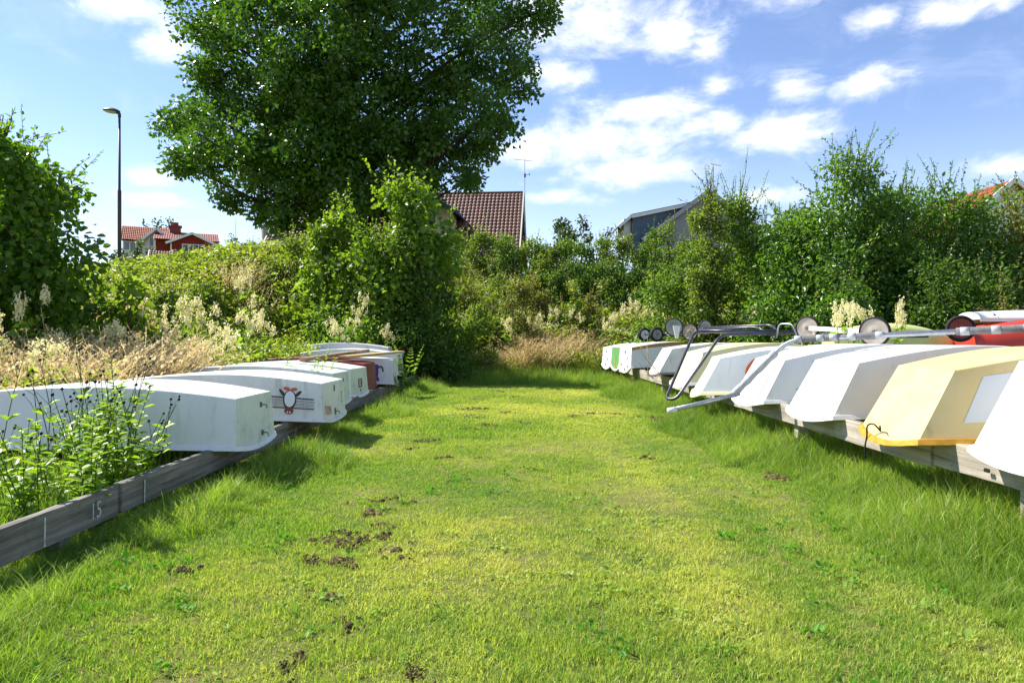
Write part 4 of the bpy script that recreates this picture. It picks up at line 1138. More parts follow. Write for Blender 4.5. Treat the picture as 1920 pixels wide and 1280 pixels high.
# foreground weeds before the nearest left boat
def weed(label, group, x, y, h, seed, kind):
    rng = np.random.default_rng(seed); root = empty('wild_plant', (x, y, float(G(x, y)) - .02), label, 'wild plant', group)
    mb = MB(); LP, LA, LN, LS = [], [], [], []; HP = []
    ns = 4 if kind == 'leafy' else 3
    for s in range(ns):
        a = rng.random() * 6.28; hh = h * (.7 + .4 * rng.random()); l = .12 + .16 * rng.random()
        tip = Vector((math.cos(a) * l, math.sin(a) * l, hh)); b0 = Vector((rng.normal() * .05, rng.normal() * .05, 0))
        path = smooth_path([b0, b0.lerp(tip, .5) + Vector((rng.normal() * .02, rng.normal() * .02, .06)), tip], 4)
        mb.tube(path, np.linspace(.0042, .002, len(path)), 5)
        if kind == 'leafy':
            for j in range(34):
                t = .12 + .88 * j / 34; p = np.array(path[min(int(t * 8), 7)].lerp(path[min(int(t * 8) + 1, 8)], t * 8 % 1 if t < 1 else 1)); an = j * 2.39
                LP.append(p); LA.append([math.cos(an), math.sin(an), .35]); LN.append([-.3 * math.cos(an), -.3 * math.sin(an), 1]); LS.append((.075 + .04 * rng.random()) * (1.15 - .65 * t))
        else:
            HP.append((tip, .009 + .003 * rng.random()))
            for q in range(1 + s % 2):
                p = path[5 + q % 3]; e = p + Vector((rng.normal() * .07, rng.normal() * .07, .10 + .08 * rng.random())); mb.tube([p, p.lerp(e, .5) + Vector((0, 0, .01)), e], .0016, 4); HP.append((e, .007 + .003 * rng.random()))
            for j in range(9):
                p = np.array(path[int(rng.integers(0, 6))]); an = rng.random() * 6.28; LP.append(p); LA.append([math.cos(an), math.sin(an), .6]); LN.append([0, 0, 1]); LS.append(.06 + .05 * rng.random())
    mb.build('stem', LM['stem'], root, True)
    leaves('leaf_sprays', np.array(LP, float), np.array(LA, float), np.array(LN, float) + rng.normal(size=(len(LP), 3)) * .2, np.array(LS), np.clip(rng.random(len(LP)) + .1, 0, 1), 'oval', LM['herb'], root)
    if HP:
        mb = MB()
        for c, r in HP:
            mb.lathe([(.001, -r), (r * .7, -r * .7), (r, 0), (r * .8, r * .8), (.001, r * 1.3)], c, (0.1, 0.05, 1), 8)
        mb.build('seed_heads', LM['seed'], root, True)
    return root


for i, (px, top, Y) in enumerate([(95, 800, 4.2), (150, 735, 4.6), (195, 700, 4.8), (215, 715, 4.5), (60, 800, 3.8), (235, 790, 4.7), (175, 780, 4.1), (205, 690, 5.0)]):
    p = at(px, top, Y); weed('bright leafy weed in front of the nearest white dinghy', 'leafy weeds in front of the nearest white dinghy', p.x, p.y, p.z + .02, 200 + i, 'leafy')
for i, (px, top, Y) in enumerate([(40, 745, 4.3), (75, 735, 4.5), (100, 690, 4.9), (165, 665, 4.9), (195, 655, 5.0), (230, 690, 4.8), (265, 735, 4.9), (295, 740, 5.0), (20, 760, 4.0), (130, 720, 4.6), (60, 780, 3.9), (215, 660, 5.1), (8, 640, 4.6), (180, 700, 4.5)]):
    p = at(px, top, Y); weed('thin stemmed weed with dark round seed heads by the left rack', 'dark headed weeds by the left rack', p.x, p.y, p.z, 300 + i, 'seed')
for i, (px, top, Y) in enumerate([(585, 660, 9.2), (570, 668, 9.3), (600, 676, 9.6)]):
    p = at(px, top, Y); weed('leafy weed growing up between the middle left dinghies', 'weeds between the middle left dinghies', p.x, p.y, p.z, 340 + i, 'leafy')


def fern(label, px, py, Y, h, seed):
    p = at(px, py, Y); rng = np.random.default_rng(seed); root = empty('fern', (p.x, p.y, 0), label, 'fern'); mb = MB(); P, A, Nn, Sz = [], [], [], []
    for k in range(7):
        a = rng.random() * 6.28; tip = Vector((math.cos(a) * .35 * h, math.sin(a) * .35 * h, h * (.75 + .3 * rng.random())))
        path = smooth_path([(0, 0, 0), tip * .55 + Vector((0, 0, .12 * h)), tip], 6); mb.tube(path, .004, 4)
        for j in range(1, 12):
            d = (path[min(j + 1, 12)] - path[j - 1]).normalized(); sd = d.cross(Vector((0, 0, 1))).normalized()
            for s in (-1, 1): P.append(path[j]); A.append(sd * s + d * .5); Nn.append(Vector((0, 0, 1))); Sz.append(.16 * h * (1.15 - j / 12))
    mb.build('stem', LM['stem'], root)
    leaves('fronds', np.array(P, float), np.array(A, float), np.array(Nn, float), np.array(Sz), rng.random(len(P)) * .6 + .4, 'oval', LM['herb'], root)


fern('tall light green fern beside the far left boats', 765, 715, 14.6, 1.0, 5)
fern('small fern in the rough grass below the purple cat dinghy', 748, 735, 13.2, .6, 6)

# dry stalks leaning over the right row
def stalk_bunch(label, pts, base, seed):
    rng = np.random.default_rng(seed); b = Vector(base); root = empty('dead_stalks', b, label, 'dead stalks'); mb = MB()
    for p in pts:
        e = Vector(p) - b; mb.tube(smooth_path([(rng.normal() * .05, rng.normal() * .05, -.05), e * .5 + Vector((rng.normal() * .06, 0, .05)), e], 4), np.linspace(.006, .003, 9), 4)
    mb.build('stalk', M['brown_wood'], root, True)


stalk_bunch('dead brown stalks leaning before the grey sided dinghy', [at(1195, 640, 12), at(1207, 635, 12.2), at(1214, 632, 12), at(1200, 650, 11.7), at(1180, 665, 11.8)], at(1226, 704, 11.5), 3)

# ------------------------------------------------------------------ shrubs and trees
SH = 'shrub'
bush('broadleaf_shrub', 'large dark round-leaved shrub at the left picture edge', SH, -7.55, 10.2, 4.35, 1.62, 1.5, 'bigleaf', 19000, .105, 'round', 77, 'round', 26, lobes_n=44, stems=9, wisp_len=.45)
bush('broadleaf_shrub', 'small bright green shrub under the street lamp', SH, -5.95, 10.6, 2.15, .62, .6, 'maple', 900, .13, 'round', 72, 'round', 3, lobes_n=7, stems=4)
bush('maple_sapling', 'tall bright maple sapling in front of the brown tiled house', 'young tree', -2.75, 18.2, 5.5, 1.85, 1.1, 'maple', 6200, .15, 'lobed', 73, 'dome', 22, lobes_n=26, stems=9, names=('trunk', 'crown'), wisp_len=.6, low=.35)
bush('maple_sapling', 'bright maple sapling under the oak, left of the taller sapling', 'young tree', -4.85, 18.9, 4.9, 1.5, 1.0, 'maple', 4200, .15, 'lobed', 74, 'dome', 16, lobes_n=20, stems=7, names=('trunk', 'crown'), wisp_len=.6, low=.35)
bush('rounded_bush', 'rounded mid-green bush below the maple saplings', SH, -3.6, 17.8, 4.1, 1.95, 1.2, 'mid', 12000, .10, 'oval', 75, 'dome', 16, lobes_n=32, stems=6)
bush('dark_bush', 'dark bush at the far end of the left boat row', SH, -2.15, 17.6, 2.9, 1.15, .9, 'darkbush', 6500, .10, 'oval', 76, 'round', 6, lobes_n=18, stems=5)
bush('dark_bush', 'low dark bush spilling onto the lawn end', SH, -1.15, 18.6, 1.75, .8, .8, 'mid', 3600, .09, 'oval', 77, 'round', 4, lobes_n=12, stems=4)
bush('rounded_bush', 'pale leafy bush left of the saplings on the mound', SH, -6.4, 20.5, 4.3, 1.3, 1.1, 'olive', 4600, .11, 'oval', 78, 'round', 8, lobes_n=14)
# hedge along the bank crest
rg = np.random.default_rng(8)
hd = [(818, 452), (862, 446), (905, 440), (948, 446), (995, 455), (1040, 462), (1085, 455), (1130, 460), (1175, 448), (1220, 440), (1262, 428), (1300, 420)]
for i, (px, py) in enumerate(hd):
    Y = 25.6 + rg.random() * 1.6; p = at(px, py - 12, Y)
    bush('hedge_bush', 'green bush in the hedge along the crest below the houses', SH, p.x, p.y, p.z, 1.15, .9, 'olive' if i % 3 else 'mid', 4000, .105, 'oval', 100 + i, 'round', 7, 'bushes in the crest hedge', lobes_n=12, stems=3, wisp_len=.4)
for i, (px, py, Y) in enumerate([(1010, 500, 23.4), (1060, 492, 23.2), (1115, 486, 23.0), (1165, 490, 22.6), (1215, 488, 22.0)]):
    p = at(px, py, Y); bush('dark_bush', 'dark bush below the crest hedge', SH, p.x, p.y, p.z, 1.0, .8, 'darkbush', 3600, .10, 'oval', 130 + i, 'round', 4, 'dark bushes below the crest hedge', lobes_n=12, stems=3)
for i, (px, py, Y, r) in enumerate([(885, 500, 22.5, 1.0), (935, 492, 23, 1.0), (985, 505, 22, .9), (905, 555, 20.5, .8), (1020, 535, 21.5, .8), (1080, 560, 20.8, .6), (960, 560, 20.3, .8), (860, 600, 19.4, .7), (1110, 555, 21.2, .5)]):
    p = at(px, py, Y); bush('bramble_bush', 'reddish brown bramble bush on the slope at the end of the lawn', SH, p.x, p.y, p.z, r, r * .8, 'bramble' if i % 2 == 0 else 'olive', 2600, .085, 'oval', 150 + i, 'round', 5, 'bramble bushes on the slope', lobes_n=11, stems=3, wisp_len=.35)
# mound on the left
for i, (px, py, Y, r) in enumerate([(300, 522, 21, .9), (345, 508, 22, .9), (395, 484, 24, 1.0), (440, 470, 24.5, 1.0), (490, 455, 25, 1.1), (540, 450, 25, 1.1), (590, 448, 25.4, 1.1), (470, 505, 20, .9), (545, 500, 20.5, .9), (380, 525, 18, .8), (310, 535, 16, .7)]):
    p = at(px, py + 3, Y); bush('mound_bush', 'low yellow-green bush on the grassy mound below the oak', SH, p.x, p.y, p.z, r, r, 'olive', 2400, .10, 'oval', 170 + i, 'round', 9, 'low bushes on the grassy mound', lobes_n=10, stems=3, wisp_len=.3)
# right side thicket
bush('birch_sapling', 'wispy birch sapling right of the blue house', 'young tree', 4.95, 15.2, 4.45, 1.2, .9, 'mid', 9000, .085, 'oval', 81, 'dome', 26, lobes_n=32, stems=6, names=('trunk', 'crown'), wisp_len=.9)
bush('birch_sapling', 'slim pale birch sapling touching the blue house gable', 'young tree', 4.35, 15.0, 4.55, .75, .6, 'olive', 6000, .085, 'oval', 93, 'dome', 18, lobes_n=26, stems=4, names=('trunk', 'crown'), wisp_len=.6)
bush('rounded_bush', 'mid-green bush in front of the birch saplings', SH, 4.1, 15.9, 3.3, 1.2, .9, 'mid', 8000, .085, 'oval', 82, 'round', 10, lobes_n=20)
bush('alder', 'glossy alder bush between the birch and the tallest alder', SH, 5.7, 14.2, 3.85, 1.35, 1.0, 'alder', 11000, .088, 'oval', 83, 'dome', 14, lobes_n=30, wisp_len=.4)
bush('alder', 'tallest alder in the right thicket', 'young tree', 6.8, 13.7, 4.95, 1.85, 1.3, 'alder', 21000, .088, 'oval', 84, 'dome', 20, lobes_n=56, stems=9, names=('trunk', 'crown'), wisp_len=.5, low=.0)
bush('alder', 'shoulder alder growing close beside the tallest alder', SH, 7.7, 14.0, 4.35, 1.5, 1.2, 'alder', 13000, .088, 'oval', 92, 'dome', 14, lobes_n=36, stems=6, wisp_len=.4)
bush('alder', 'broad dark alder below the orange roofed house', 'young tree', 8.9, 13.7, 4.25, 1.8, 1.3, 'alder', 16000, .088, 'oval', 85, 'dome', 16, lobes_n=40, stems=8, names=('trunk', 'crown'), wisp_len=.45)
bush('thicket_shrub', 'brownish shrub against the right picture edge', SH, 10.2, 13.4, 3.85, 1.4, 1.2, 'bramble', 12000, .088, 'oval', 86, 'round', 14, lobes_n=28)
bush('alder', 'low leafy alder shoots in front of the right thicket', SH, 6.0, 12.4, 2.2, 1.1, .7, 'alder', 6000, .085, 'oval', 87, 'round', 8, lobes_n=16)
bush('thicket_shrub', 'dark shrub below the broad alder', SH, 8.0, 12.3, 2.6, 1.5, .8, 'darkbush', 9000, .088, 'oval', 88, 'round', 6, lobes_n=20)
bush('thicket_shrub', 'low olive shrub behind the red and white hulls', SH, 8.2, 11.0, 1.75, .9, .6, 'bramble', 3600, .075, 'oval', 89, 'round', 6, lobes_n=12)
bush('alder', 'dense alder bush behind the birch saplings', SH, 6.6, 16.3, 4.3, 1.9, 1.2, 'mid', 12000, .092, 'oval', 90, 'dome', 12, lobes_n=32, wisp_len=.4)
bush('alder', 'dense alder bush filling the back of the right thicket', SH, 9.2, 16.2, 4.75, 2.0, 1.2, 'alder', 14000, .095, 'oval', 94, 'round', 12, lobes_n=32, wisp_len=.4)
bush('thicket_shrub', 'tall dark shrub behind the right picture edge', SH, 11.6, 15.0, 4.4, 1.8, 1.4, 'alder', 10000, .092, 'oval', 91, 'round', 12, lobes_n=24)


def oak():
    rng = np.random.default_rng(3); D = 44.0; c = at(655, 430, D); zb = float(G(c.x, D))
    root = empty('oak_tree', (c.x, D, zb - .1), 'huge spreading oak tree standing behind the mound', 'oak tree'); O = Vector((c.x, D, zb - .1))
    L = [(660, 40, 120), (560, 60, 110), (470, 60, 80), (410, 70, 45), (415, 130, 50), (480, 150, 95), (590, 160, 105), (700, 140, 110), (800, 60, 100), (880, 40, 80), (950, 40, 55), (1000, 40, 40), (1015, 15, 30), (930, 110, 75), (960, 175, 45),
         (860, 150, 90), (780, 190, 95), (680, 240, 100), (580, 260, 95), (480, 240, 85), (400, 215, 65), (345, 225, 45), (318, 240, 28), (370, 285, 50), (345, 310, 22), (425, 300, 60), (420, 350, 28), (430, 378, 14), (510, 320, 75), (500, 380, 40), (560, 350, 65), (545, 400, 45), (610, 345, 70), (690, 330, 85), (770, 290, 80), (850, 250, 75),
         (920, 210, 55), (900, 280, 45), (930, 250, 40), (870, 325, 32), (800, 350, 45), (740, 390, 50), (660, 400, 55), (600, 400, 45), (490, 405, 20), (395, 170, 45), (640, -60, 150), (800, -50, 130), (530, -40, 105), (930, -30, 80), (700, -150, 160), (560, -160, 130), (985, 130, 25), (880, 340, 18), (610, 420, 30), (530, 425, 20)]
    lob = []
    for (px, py, r) in L:
        y = D + rng.normal() * 2.4 * (1 if r > 60 else .7); p = at(px, py, y) - O; rr = r / FPX * D
        lob.append((p.x, p.y, p.z, rr, rr * .9 + .4, rr * .8))
    for k in range(22):                                   # depth of the crown, away from the outline
        a = rng.random() * 6.28; q = math.sqrt(rng.random()); rr = 1.6 + rng.random()
        lob.append((q * 8.6 * math.cos(a), rng.choice([-1, 1]) * (2 + 3.6 * rng.random()), 9.3 + 11 * rng.random(), rr, rr, rr * .8))
    for px, py, r in ((640, 300, 60), (600, 260, 60), (700, 270, 65), (760, 330, 50), (560, 320, 55), (660, 370, 50), (730, 360, 45), (620, 200, 60), (800, 250, 60), (520, 280, 50)):
        p = at(px, py, D - 3.5 - 2 * rng.random()) - O; rr = r / FPX * D; lob.append((p.x, p.y, p.z, rr, rr * .7, rr * .7))
    # break each lobe into leaf clumps so that sky shows between them
    cl = []
    for l in lob:
        m = int(7 + 3.5 * l[3] * l[3])
        d = unit(rng.normal(size=(m, 3))); r = rng.random(m) ** .42
        for j in range(m):
            s = .42 + .48 * rng.random(); cl.append((l[0] + d[j, 0] * l[3] * r[j] * .95, l[1] + d[j, 1] * l[4] * r[j], l[2] + d[j, 2] * l[5] * r[j], s * 1.25, s * 1.2, s * .8))
    n = 104000; pos, ax, nr, i = cloud_leaves(rng, cl, n, 1.7, .5)
    pt = rng.random(len(cl)); tint = np.clip(.2 + .4 * pt[i] + .35 * rng.random(n) - .05, 0, 1)
    leaves('crown', pos, ax, nr, .23 + .16 * rng.random(n), tint, 'rhomb', LM['oak'], root)
    mb = MB(); trunk = [(0, 0, 0), (.1, 0, 3), (0, .1, 6), (.3, 0, 9.5), (.1, 0, 15), (.5, 0, 20.5), (.4, .2, 24)]
    mb.tube(smooth_path(trunk, 4), np.linspace(.72, .12, 25), 12)
    mb.build('trunk', M['bark'], root, True)
    lm = MB()
    for k, l in enumerate(lob):
        if l[3] < .6 and k % 2: continue
        z0 = min(max(4.4, l[2] - abs(l[0]) * .62 - 1.2), 20); f = z0 / 24; p0 = Vector((.25 * f, .05, z0)); p1 = Vector(l[:3])
        mid = p0.lerp(p1, .45) + Vector((rng.normal() * .3, rng.normal() * .3, .5 + .2 * rng.random()))
        r0 = .07 + .008 * (p1 - p0).length
        lm.tube(smooth_path([p0, mid, p1], 5), np.linspace(r0, .03, 11), 6)
    lm.build('limbs', M['bark'], root, True)


oak()


def far_tree(name, label, cx, cy, ztop, rx, seed, n=5000, size=.35, zb=1.5):
    return bush(name, label, 'tree', cx, cy, ztop, rx, rx, 'far', n, size, 'rhomb', seed, 'round', 0, None, 20, zb, 6, ('trunk', 'crown'))


def far_at(px, py, Y): p = at(px, py, Y); return p.x, p.y, p.z


x, y, z = far_at(1050, 400, 58); far_tree('broadleaf_tree', 'dark rounded tree beyond the hedge right of the tiled house', x, y, z, 2.7, 401, 7500, .28)
x, y, z = far_at(1098, 405, 57); far_tree('broadleaf_tree', 'slim pale tree touching the dark rounded tree', x, y, z, 1.1, 402, 1200, .28)
x, y, z = far_at(1140, 428, 62); far_tree('broadleaf_tree', 'small dark tree left of the blue house', x, y, z, 1.6, 403, 2200, .28)
x, y, z = far_at(288, 402, 88); far_tree('broadleaf_tree', 'dark tree rising behind the orange roofed white house', x, y, z, 2.8, 404, 1500, .42)
x, y, z = far_at(322, 404, 90); far_tree('broadleaf_tree', 'thin tree rising behind the red house chimney', x, y, z, 1.6, 405, 700, .42)
x, y, z = far_at(440, 436, 52); far_tree('broadleaf_tree', 'small tree top between the red house and the oak', x, y, z, 1.1, 406, 900, .25)
x, y, z = far_at(262, 448, 50); far_tree('broadleaf_tree', 'narrow dark tree in front of the white gable', x, y, z, .7, 407, 1100, .22)
x, y, z = far_at(292, 460, 50); far_tree('broadleaf_tree', 'bushy tree below the white gable window', x, y, z, 1.0, 408, 1200, .22)
x, y, z = far_at(228, 462, 42); far_tree('broadleaf_tree', 'shrubby tree behind the foot of the street lamp', x, y, z, 1.5, 409, 2000, .2)

# ------------------------------------------------------------------ houses, lamp and masts
def brickish(name, col, col2, sc): return pmat(name, col, .75, .25, col2=col2, vscale=sc, dirt=tuple(x * .6 for x in col), dscale=3)
M['tile_brown'] = pmat('brown_roof_tile', (.145, .058, .040), .55, .4, col2=(.095, .042, .032), vscale=1.3, dirt=(.24, .13, .10), dscale=5)
M['tile_orange'] = pmat('orange_roof_tile', (.33, .085, .035), .7, .3, col2=(.25, .065, .03), vscale=1.5)
M['tile_red'] = pmat('red_roof_sheet', (.24, .055, .035), .6, .3, col2=(.20, .045, .03), vscale=1.5)
M['tile_dark'] = pmat('dark_red_tile', (.12, .035, .032), .6, .3, col2=(.16, .05, .04), vscale=2)
M['house_white'] = pmat('white_house_board', (.62, .62, .60), .7, .3, var=.05)
M['house_red'] = pmat('falun_red_board', (.23, .030, .022), .8, .2, col2=(.19, .026, .02), vscale=2)
M['house_cream'] = pmat('cream_house_board', (.60, .56, .45), .7, .3, var=.06)
M['house_blue'] = pmat('blue_grey_board', (.105, .150, .21), .7, .3, var=.10, vscale=2)
M['trim_white'] = pmat('white_trim', (.70, .70, .69), .5, .4)
M['trim_blue'] = pmat('blue_trim', (.07, .16, .24), .5, .4)
M['trim_grey'] = pmat('grey_roof_edge', (.30, .31, .33), .5, .4)
M['roof_black'] = pmat('black_roof_felt', (.035, .035, .038), .75, .25, var=.3)
M['grey_render'] = pmat('grey_weathered_board', (.26, .27, .28), .8, .2, var=.15)
M['glass'] = pmat('window_glass', (.06, .08, .10), .08, .8)


def boards(mb, x0, x1, z0, z1, y, step=.16, gap=.012, depth=.022):
    """vertical cladding as overlapping lath boards in front of plane y"""
    x = x0
    while x < x1 - .02: w = min(step - gap, x1 - x); mb.box((x + w / 2, y - depth / 2, (z0 + z1) / 2), (w, depth, z1 - z0)); x += step


def tile_roof(name, mat, parent, c00, c10, c11, c01, rows, cols, wave=.035, step=.03):
    """pantiled sheet: c00-c10 eave, c01-c11 ridge (local coords); real waves and courses, closed underside"""
    c00, c10, c11, c01 = [np.array(c, float) for c in (c00, c10, c11, c01)]
    nrm = np.cross(c10 - c00, c01 - c00); nrm /= np.linalg.norm(nrm)
    if nrm[2] < 0: nrm = -nrm
    K = 5; nx = cols * K + 1; V, F = [], []
    vs = []
    for r in range(rows): vs += [(r / rows, step), ((r + .97) / rows, 0.0)]
    for (v, s) in vs:
        for i in range(nx):
            u = i / (nx - 1); p = (c00 * (1 - u) + c10 * u) * (1 - v) + (c01 * (1 - u) + c11 * u) * v
            V.append(p + nrm * (s + wave * abs(math.sin(PI * i / K)) ** .8 + .02))
    for r in range(len(vs) - 1):
        for i in range(nx - 1): o = r * nx + i; F.append((o, o + 1, o + nx + 1, o + nx))
    o = len(V); V += [c00 - nrm * .08, c10 - nrm * .08, c11 - nrm * .08, c01 - nrm * .08]; F.append((o + 3, o + 2, o + 1, o))
    return mesh_obj(name, V, F, M[mat], parent)


def window(parent, c, w, h, n=2, frame='trim_white', glass='glass', t=.06):
    mb = MB(); x, y, z = c
    mb.box((x, y, z + h / 2 + .04), (w + .16, t, .08)); mb.box((x, y, z - h / 2 - .04), (w + .16, t, .08))
    for s in (-1, 1): mb.box((x + s * (w / 2 + .04), y, z), (.08, t, h))
    for k in range(1, n): mb.box((x - w / 2 + w * k / n, y, z), (.07, t * .9, h))
    f = mb.build('window', M[frame], parent)
    MB().box((x, y + .012, z), (w, .012, h)).build('pane', M[glass], f)
    return f


# brown tiled house behind the oak
Y0 = 54.0; rz = R(-4.2); hr = at(981, 362, Y0)
A = empty('tiled_house', (hr.x, Y0, 1.5), 'house with a brown tiled roof and cream dormer behind the hedge', 'house', None, rz)
zr = hr.z - 1.5; W2 = 5.65; ev = zr - 5.65; LEN = 19.1
mb = MB()
mb.slab([(-.5, -W2 + .5, -.8), (-.5, W2 - .5, -.8), (-.5, W2 - .5, ev), (-.5, 0, zr - .35), (-.5, -W2 + .5, ev)], (-LEN + 1, 0, 0)); mb.build('wall', M['house_cream'], A)
tile_roof('roof', 'tile_brown', A, (-LEN, -W2, ev), (0, -W2, ev), (0, 0, zr), (-LEN, 0, zr), 19, 64, .055, .055)
tile_roof('roof', 'tile_brown', A, (0, W2, ev), (-LEN, W2, ev), (-LEN, 0, zr), (0, 0, zr), 17, 58, .05, .05)
mb = MB()
for s in (-1, 1):
    for xx in (.05, -LEN - .05): mb.bar((xx, s * W2, ev), (xx, 0, zr + .05), .10, .26)
mb.build('barge_board', M['trim_white'], A)
mb = MB(); mb.tube([(-LEN, 0, zr + .04), (.05, 0, zr + .04)], .12, 8); mb.build('ridge_tile', M['tile_brown'], A)
d0 = at(800, 395, 49.4) - Vector((hr.x, Y0, 1.5)); dx, dz = d0.x + .3, d0.z
mb = MB(); mb.slab([(dx - 1.85, -5.3, dz - 2.6), (dx + 1.85, -5.3, dz - 2.6), (dx + 1.85, -5.3, dz), (dx, -5.3, dz + 1.05), (dx - 1.85, -5.3, dz)], (0, 4.0, 0)); dw = mb.build('dormer', M['house_cream'], A)
mb = MB(); boards(mb, dx - 1.85, dx + 1.85, dz - 2.5, dz - .03, -5.31, .3, .04)
for k in range(9): yy = -5.25 + k * .3; mb.box((dx + 1.8515, yy, dz - 1.25), (.03, .24, 2.45))
mb.build('cladding', M['house_cream'], dw)
mb = MB()
for s in (-1, 1): mb.slab([(dx, -5.75, dz + 1.15), (dx + s * 2.4, -5.75, dz - .28), (dx + s * 2.4, -1.2, dz - .28), (dx, -1.2, dz + 1.15)], (0, 0, .14))
mb.build('dormer_roof', M['tile_brown'], dw)
mb = MB()
for s in (-1, 1): mb.bar((dx, -5.79, dz + 1.17), (dx + s * 2.42, -5.79, dz - .26), .06, .24)
mb.bar((dx + 2.44, -5.75, dz - .24), (dx + 2.44, -1.2, dz - .24), .06, .16)
mb.build('fascia', M['trim_blue'], dw)
window(A, (dx - .1, -5.36, dz - .75), 1.7, 1.1, 3)


def antenna(label, px, ytop, ybot, Y, arm=(-.6, .45), extra=True):
    a = at(px, ybot, Y); b = at(px, ytop, Y); h = b.z - a.z; root = empty('roof_antenna', a, label, 'antenna')
    MB().tube([(0, 0, 0), (0, 0, h)], .028, 8).build('mast', M['galv'], root)
    mb = MB(); k0, k1 = arm; zt = h * .965; mb.tube([(k0, 0, zt + .10), (k1, 0, zt - .06)], .018, 6)
    for q in range(8):
        f = q / 7; xx = k0 + (k1 - k0) * f; mb.tube([(xx, -.22, zt + .10 - .16 * f), (xx, .22, zt + .10 - .16 * f)], .010, 5)
    mb.build('aerial', M['galv'], root)
    if extra:
        mb = MB(); mb.tube([(-.1, 0, h * .66), (.42, 0, h * .66)], .016, 6); mb.box((.36, 0, h * .67), (.05, .16, .18)); mb.box((.02, 0, h * .64), (.14, .1, .28)); mb.build('receiver', M['steel_dark'], root)
    return root


antenna('tall roof antenna at the right gable of the brown tiled house', 984, 298, 385, 54.1, (-.8, .6))
antenna('small antenna rising behind the birch by the blue house', 1337, 308, 352, 53, (-.2, .6), False)

# blue gabled house
Yb = 50.0; gb = at(1215, 442, Yb); gt = at(1330, 357, Yb)
B = empty('blue_house', (gb.x, Yb, 1.5), 'blue clad house with white trim and a black roof, behind the birch', 'house')
bz0 = gb.z - 1.5; dxr = gt.x - gb.x; dzr = gt.z - gb.z; WB = 2 * dxr
mb = MB(); mb.slab([(.35, .35, -.8), (WB - .35, .35, -.8), (WB - .35, .35, bz0), (dxr, .35, bz0 + dzr - .25), (.35, .35, bz0)], (0, 7.5, 0)); mb.build('wall', M['grey_render'], B)
mb = MB()
for s in (0, 1):
    xa = -.4 if s == 0 else WB + .4; za = bz0 - .4 * dzr / dxr
    mb.slab([(xa, 0, za), (dxr, 0, bz0 + dzr), (dxr, 8.2, bz0 + dzr), (xa, 8.2, za)], (0, 0, .16))
mb.build('roof', M['roof_black'], B)
mb = MB()
mb.bar((-.42, -.03, bz0 - .32), (dxr, -.03, bz0 + dzr - .07), .06, .30); mb.bar((WB + .42, -.03, bz0 - .32), (dxr, -.03, bz0 + dzr - .07), .06, .30)
mb.build('barge_board', M['trim_grey'], B)
window(B, (dxr - .5, .30, bz0 + .9), 1.2, .9, 2)
q = [at(px, py, Yb + .8) - B.location for px, py in ((1186, 470), (1186, 409), (1296, 383), (1296, 470))]
mb = MB(); mb.slab(q, (0, 3.0, 0)); dm = mb.build('dormer', M['house_blue'], B)
mb = MB(); x = q[0].x
while x < q[2].x - .1: zt = q[1].z + (q[2].z - q[1].z) * (x - q[0].x) / (q[2].x - q[0].x); mb.box((x + .07, q[0].y - .012, (zt + q[0].z) / 2 - .06), (.11, .024, zt - q[0].z - .14)); x += .19
mb.build('cladding', M['house_blue'], dm)
e0, e1 = at(1160, 425, Yb + .55) - B.location, at(1184, 404, Yb + .55) - B.location; e2 = at(1300, 380, Yb + .55) - B.location
mb = MB(); mb.slab([e1, e2, e2 + Vector((0, 3.6, 0)), e1 + Vector((0, 3.6, 0))], (0, 0, .10)); mb.slab([e0, e1, e1 + Vector((0, 3.6, 0)), e0 + Vector((0, 3.6, 0))], (0, 0, .09)); mb.build('dormer_roof', M['roof_black'], dm)
mb = MB(); mb.bar(e1 + Vector((.02, -.04, -.08)), e2 + Vector((0, -.04, -.08)), .06, .24); mb.bar(e0 + Vector((.02, -.04, -.05)), e1 + Vector((-.02, -.04, -.06)), .06, .16); mb.build('fascia', M['trim_white'], dm)
mb = MB(); f0 = at(1170, 470, Yb + 1.0) - B.location; mb.box((f0.x + .25, f0.y + 1.5, (e1.z + f0.z) / 2 - .1), (.5, 3.0, e1.z - f0.z - .15)); mb.build('dormer_front', M['house_white'], dm)
mb = MB(); mb.tube([(q[0].x - .05, q[0].y - .06, q[0].z), (q[0].x - .05, q[0].y - .06, q[1].z - .35), (q[0].x - .35, q[0].y - .06, q[1].z - .1)], .05, 8); mb.build('downpipe', M['steel_dark'], dm)

# white and red houses far left
Yr = 68.0
def Rl(px, py, Y, o): return at(px, py, Y) - o
ow = at(262, 500, Yr); HW = empty('white_house', ow, 'white gabled house with an orange tiled roof', 'house', None, .46); HW.scale = (1.08, 1, 1); o_ = HW.location.copy()
mb = MB(); a = Rl(236, 452, Yr, o_); b = Rl(305, 452, Yr, o_); mb.box(((a.x + b.x) / 2, 3.0, a.z / 2 - 1), (b.x - a.x, 6, a.z + 2)); mb.build('wall', M['house_white'], HW)
rt = Rl(305, 427, Yr + 3, o_); tile_roof('roof', 'tile_orange', HW, (a.x - .2, -.4, a.z), (b.x + .1, -.4, a.z), (b.x + .1, 3.0, rt.z), (a.x - .2, 3.0, rt.z), 8, 26, .06, .04)
tile_roof('roof', 'tile_orange', HW, (b.x + .1, 6.4, a.z), (a.x - .2, 6.4, a.z), (a.x - .2, 3, rt.z), (b.x + .1, 3, rt.z), 8, 26, .06, .04)
g0, g1, gp = Rl(255, 458, Yr - 1, o_), Rl(298, 450, Yr - 1, o_), Rl(278, 427, Yr - 1, o_)
mb = MB(); mb.slab([(g0.x, -1, -2), (g1.x, -1, -2), (g1.x, -1, g0.z + .3), (gp.x, -1, gp.z - .1), (g0.x, -1, g0.z + .3)], (0, 3, 0)); gg = mb.build('front_gable', M['house_white'], HW)
mb = MB()
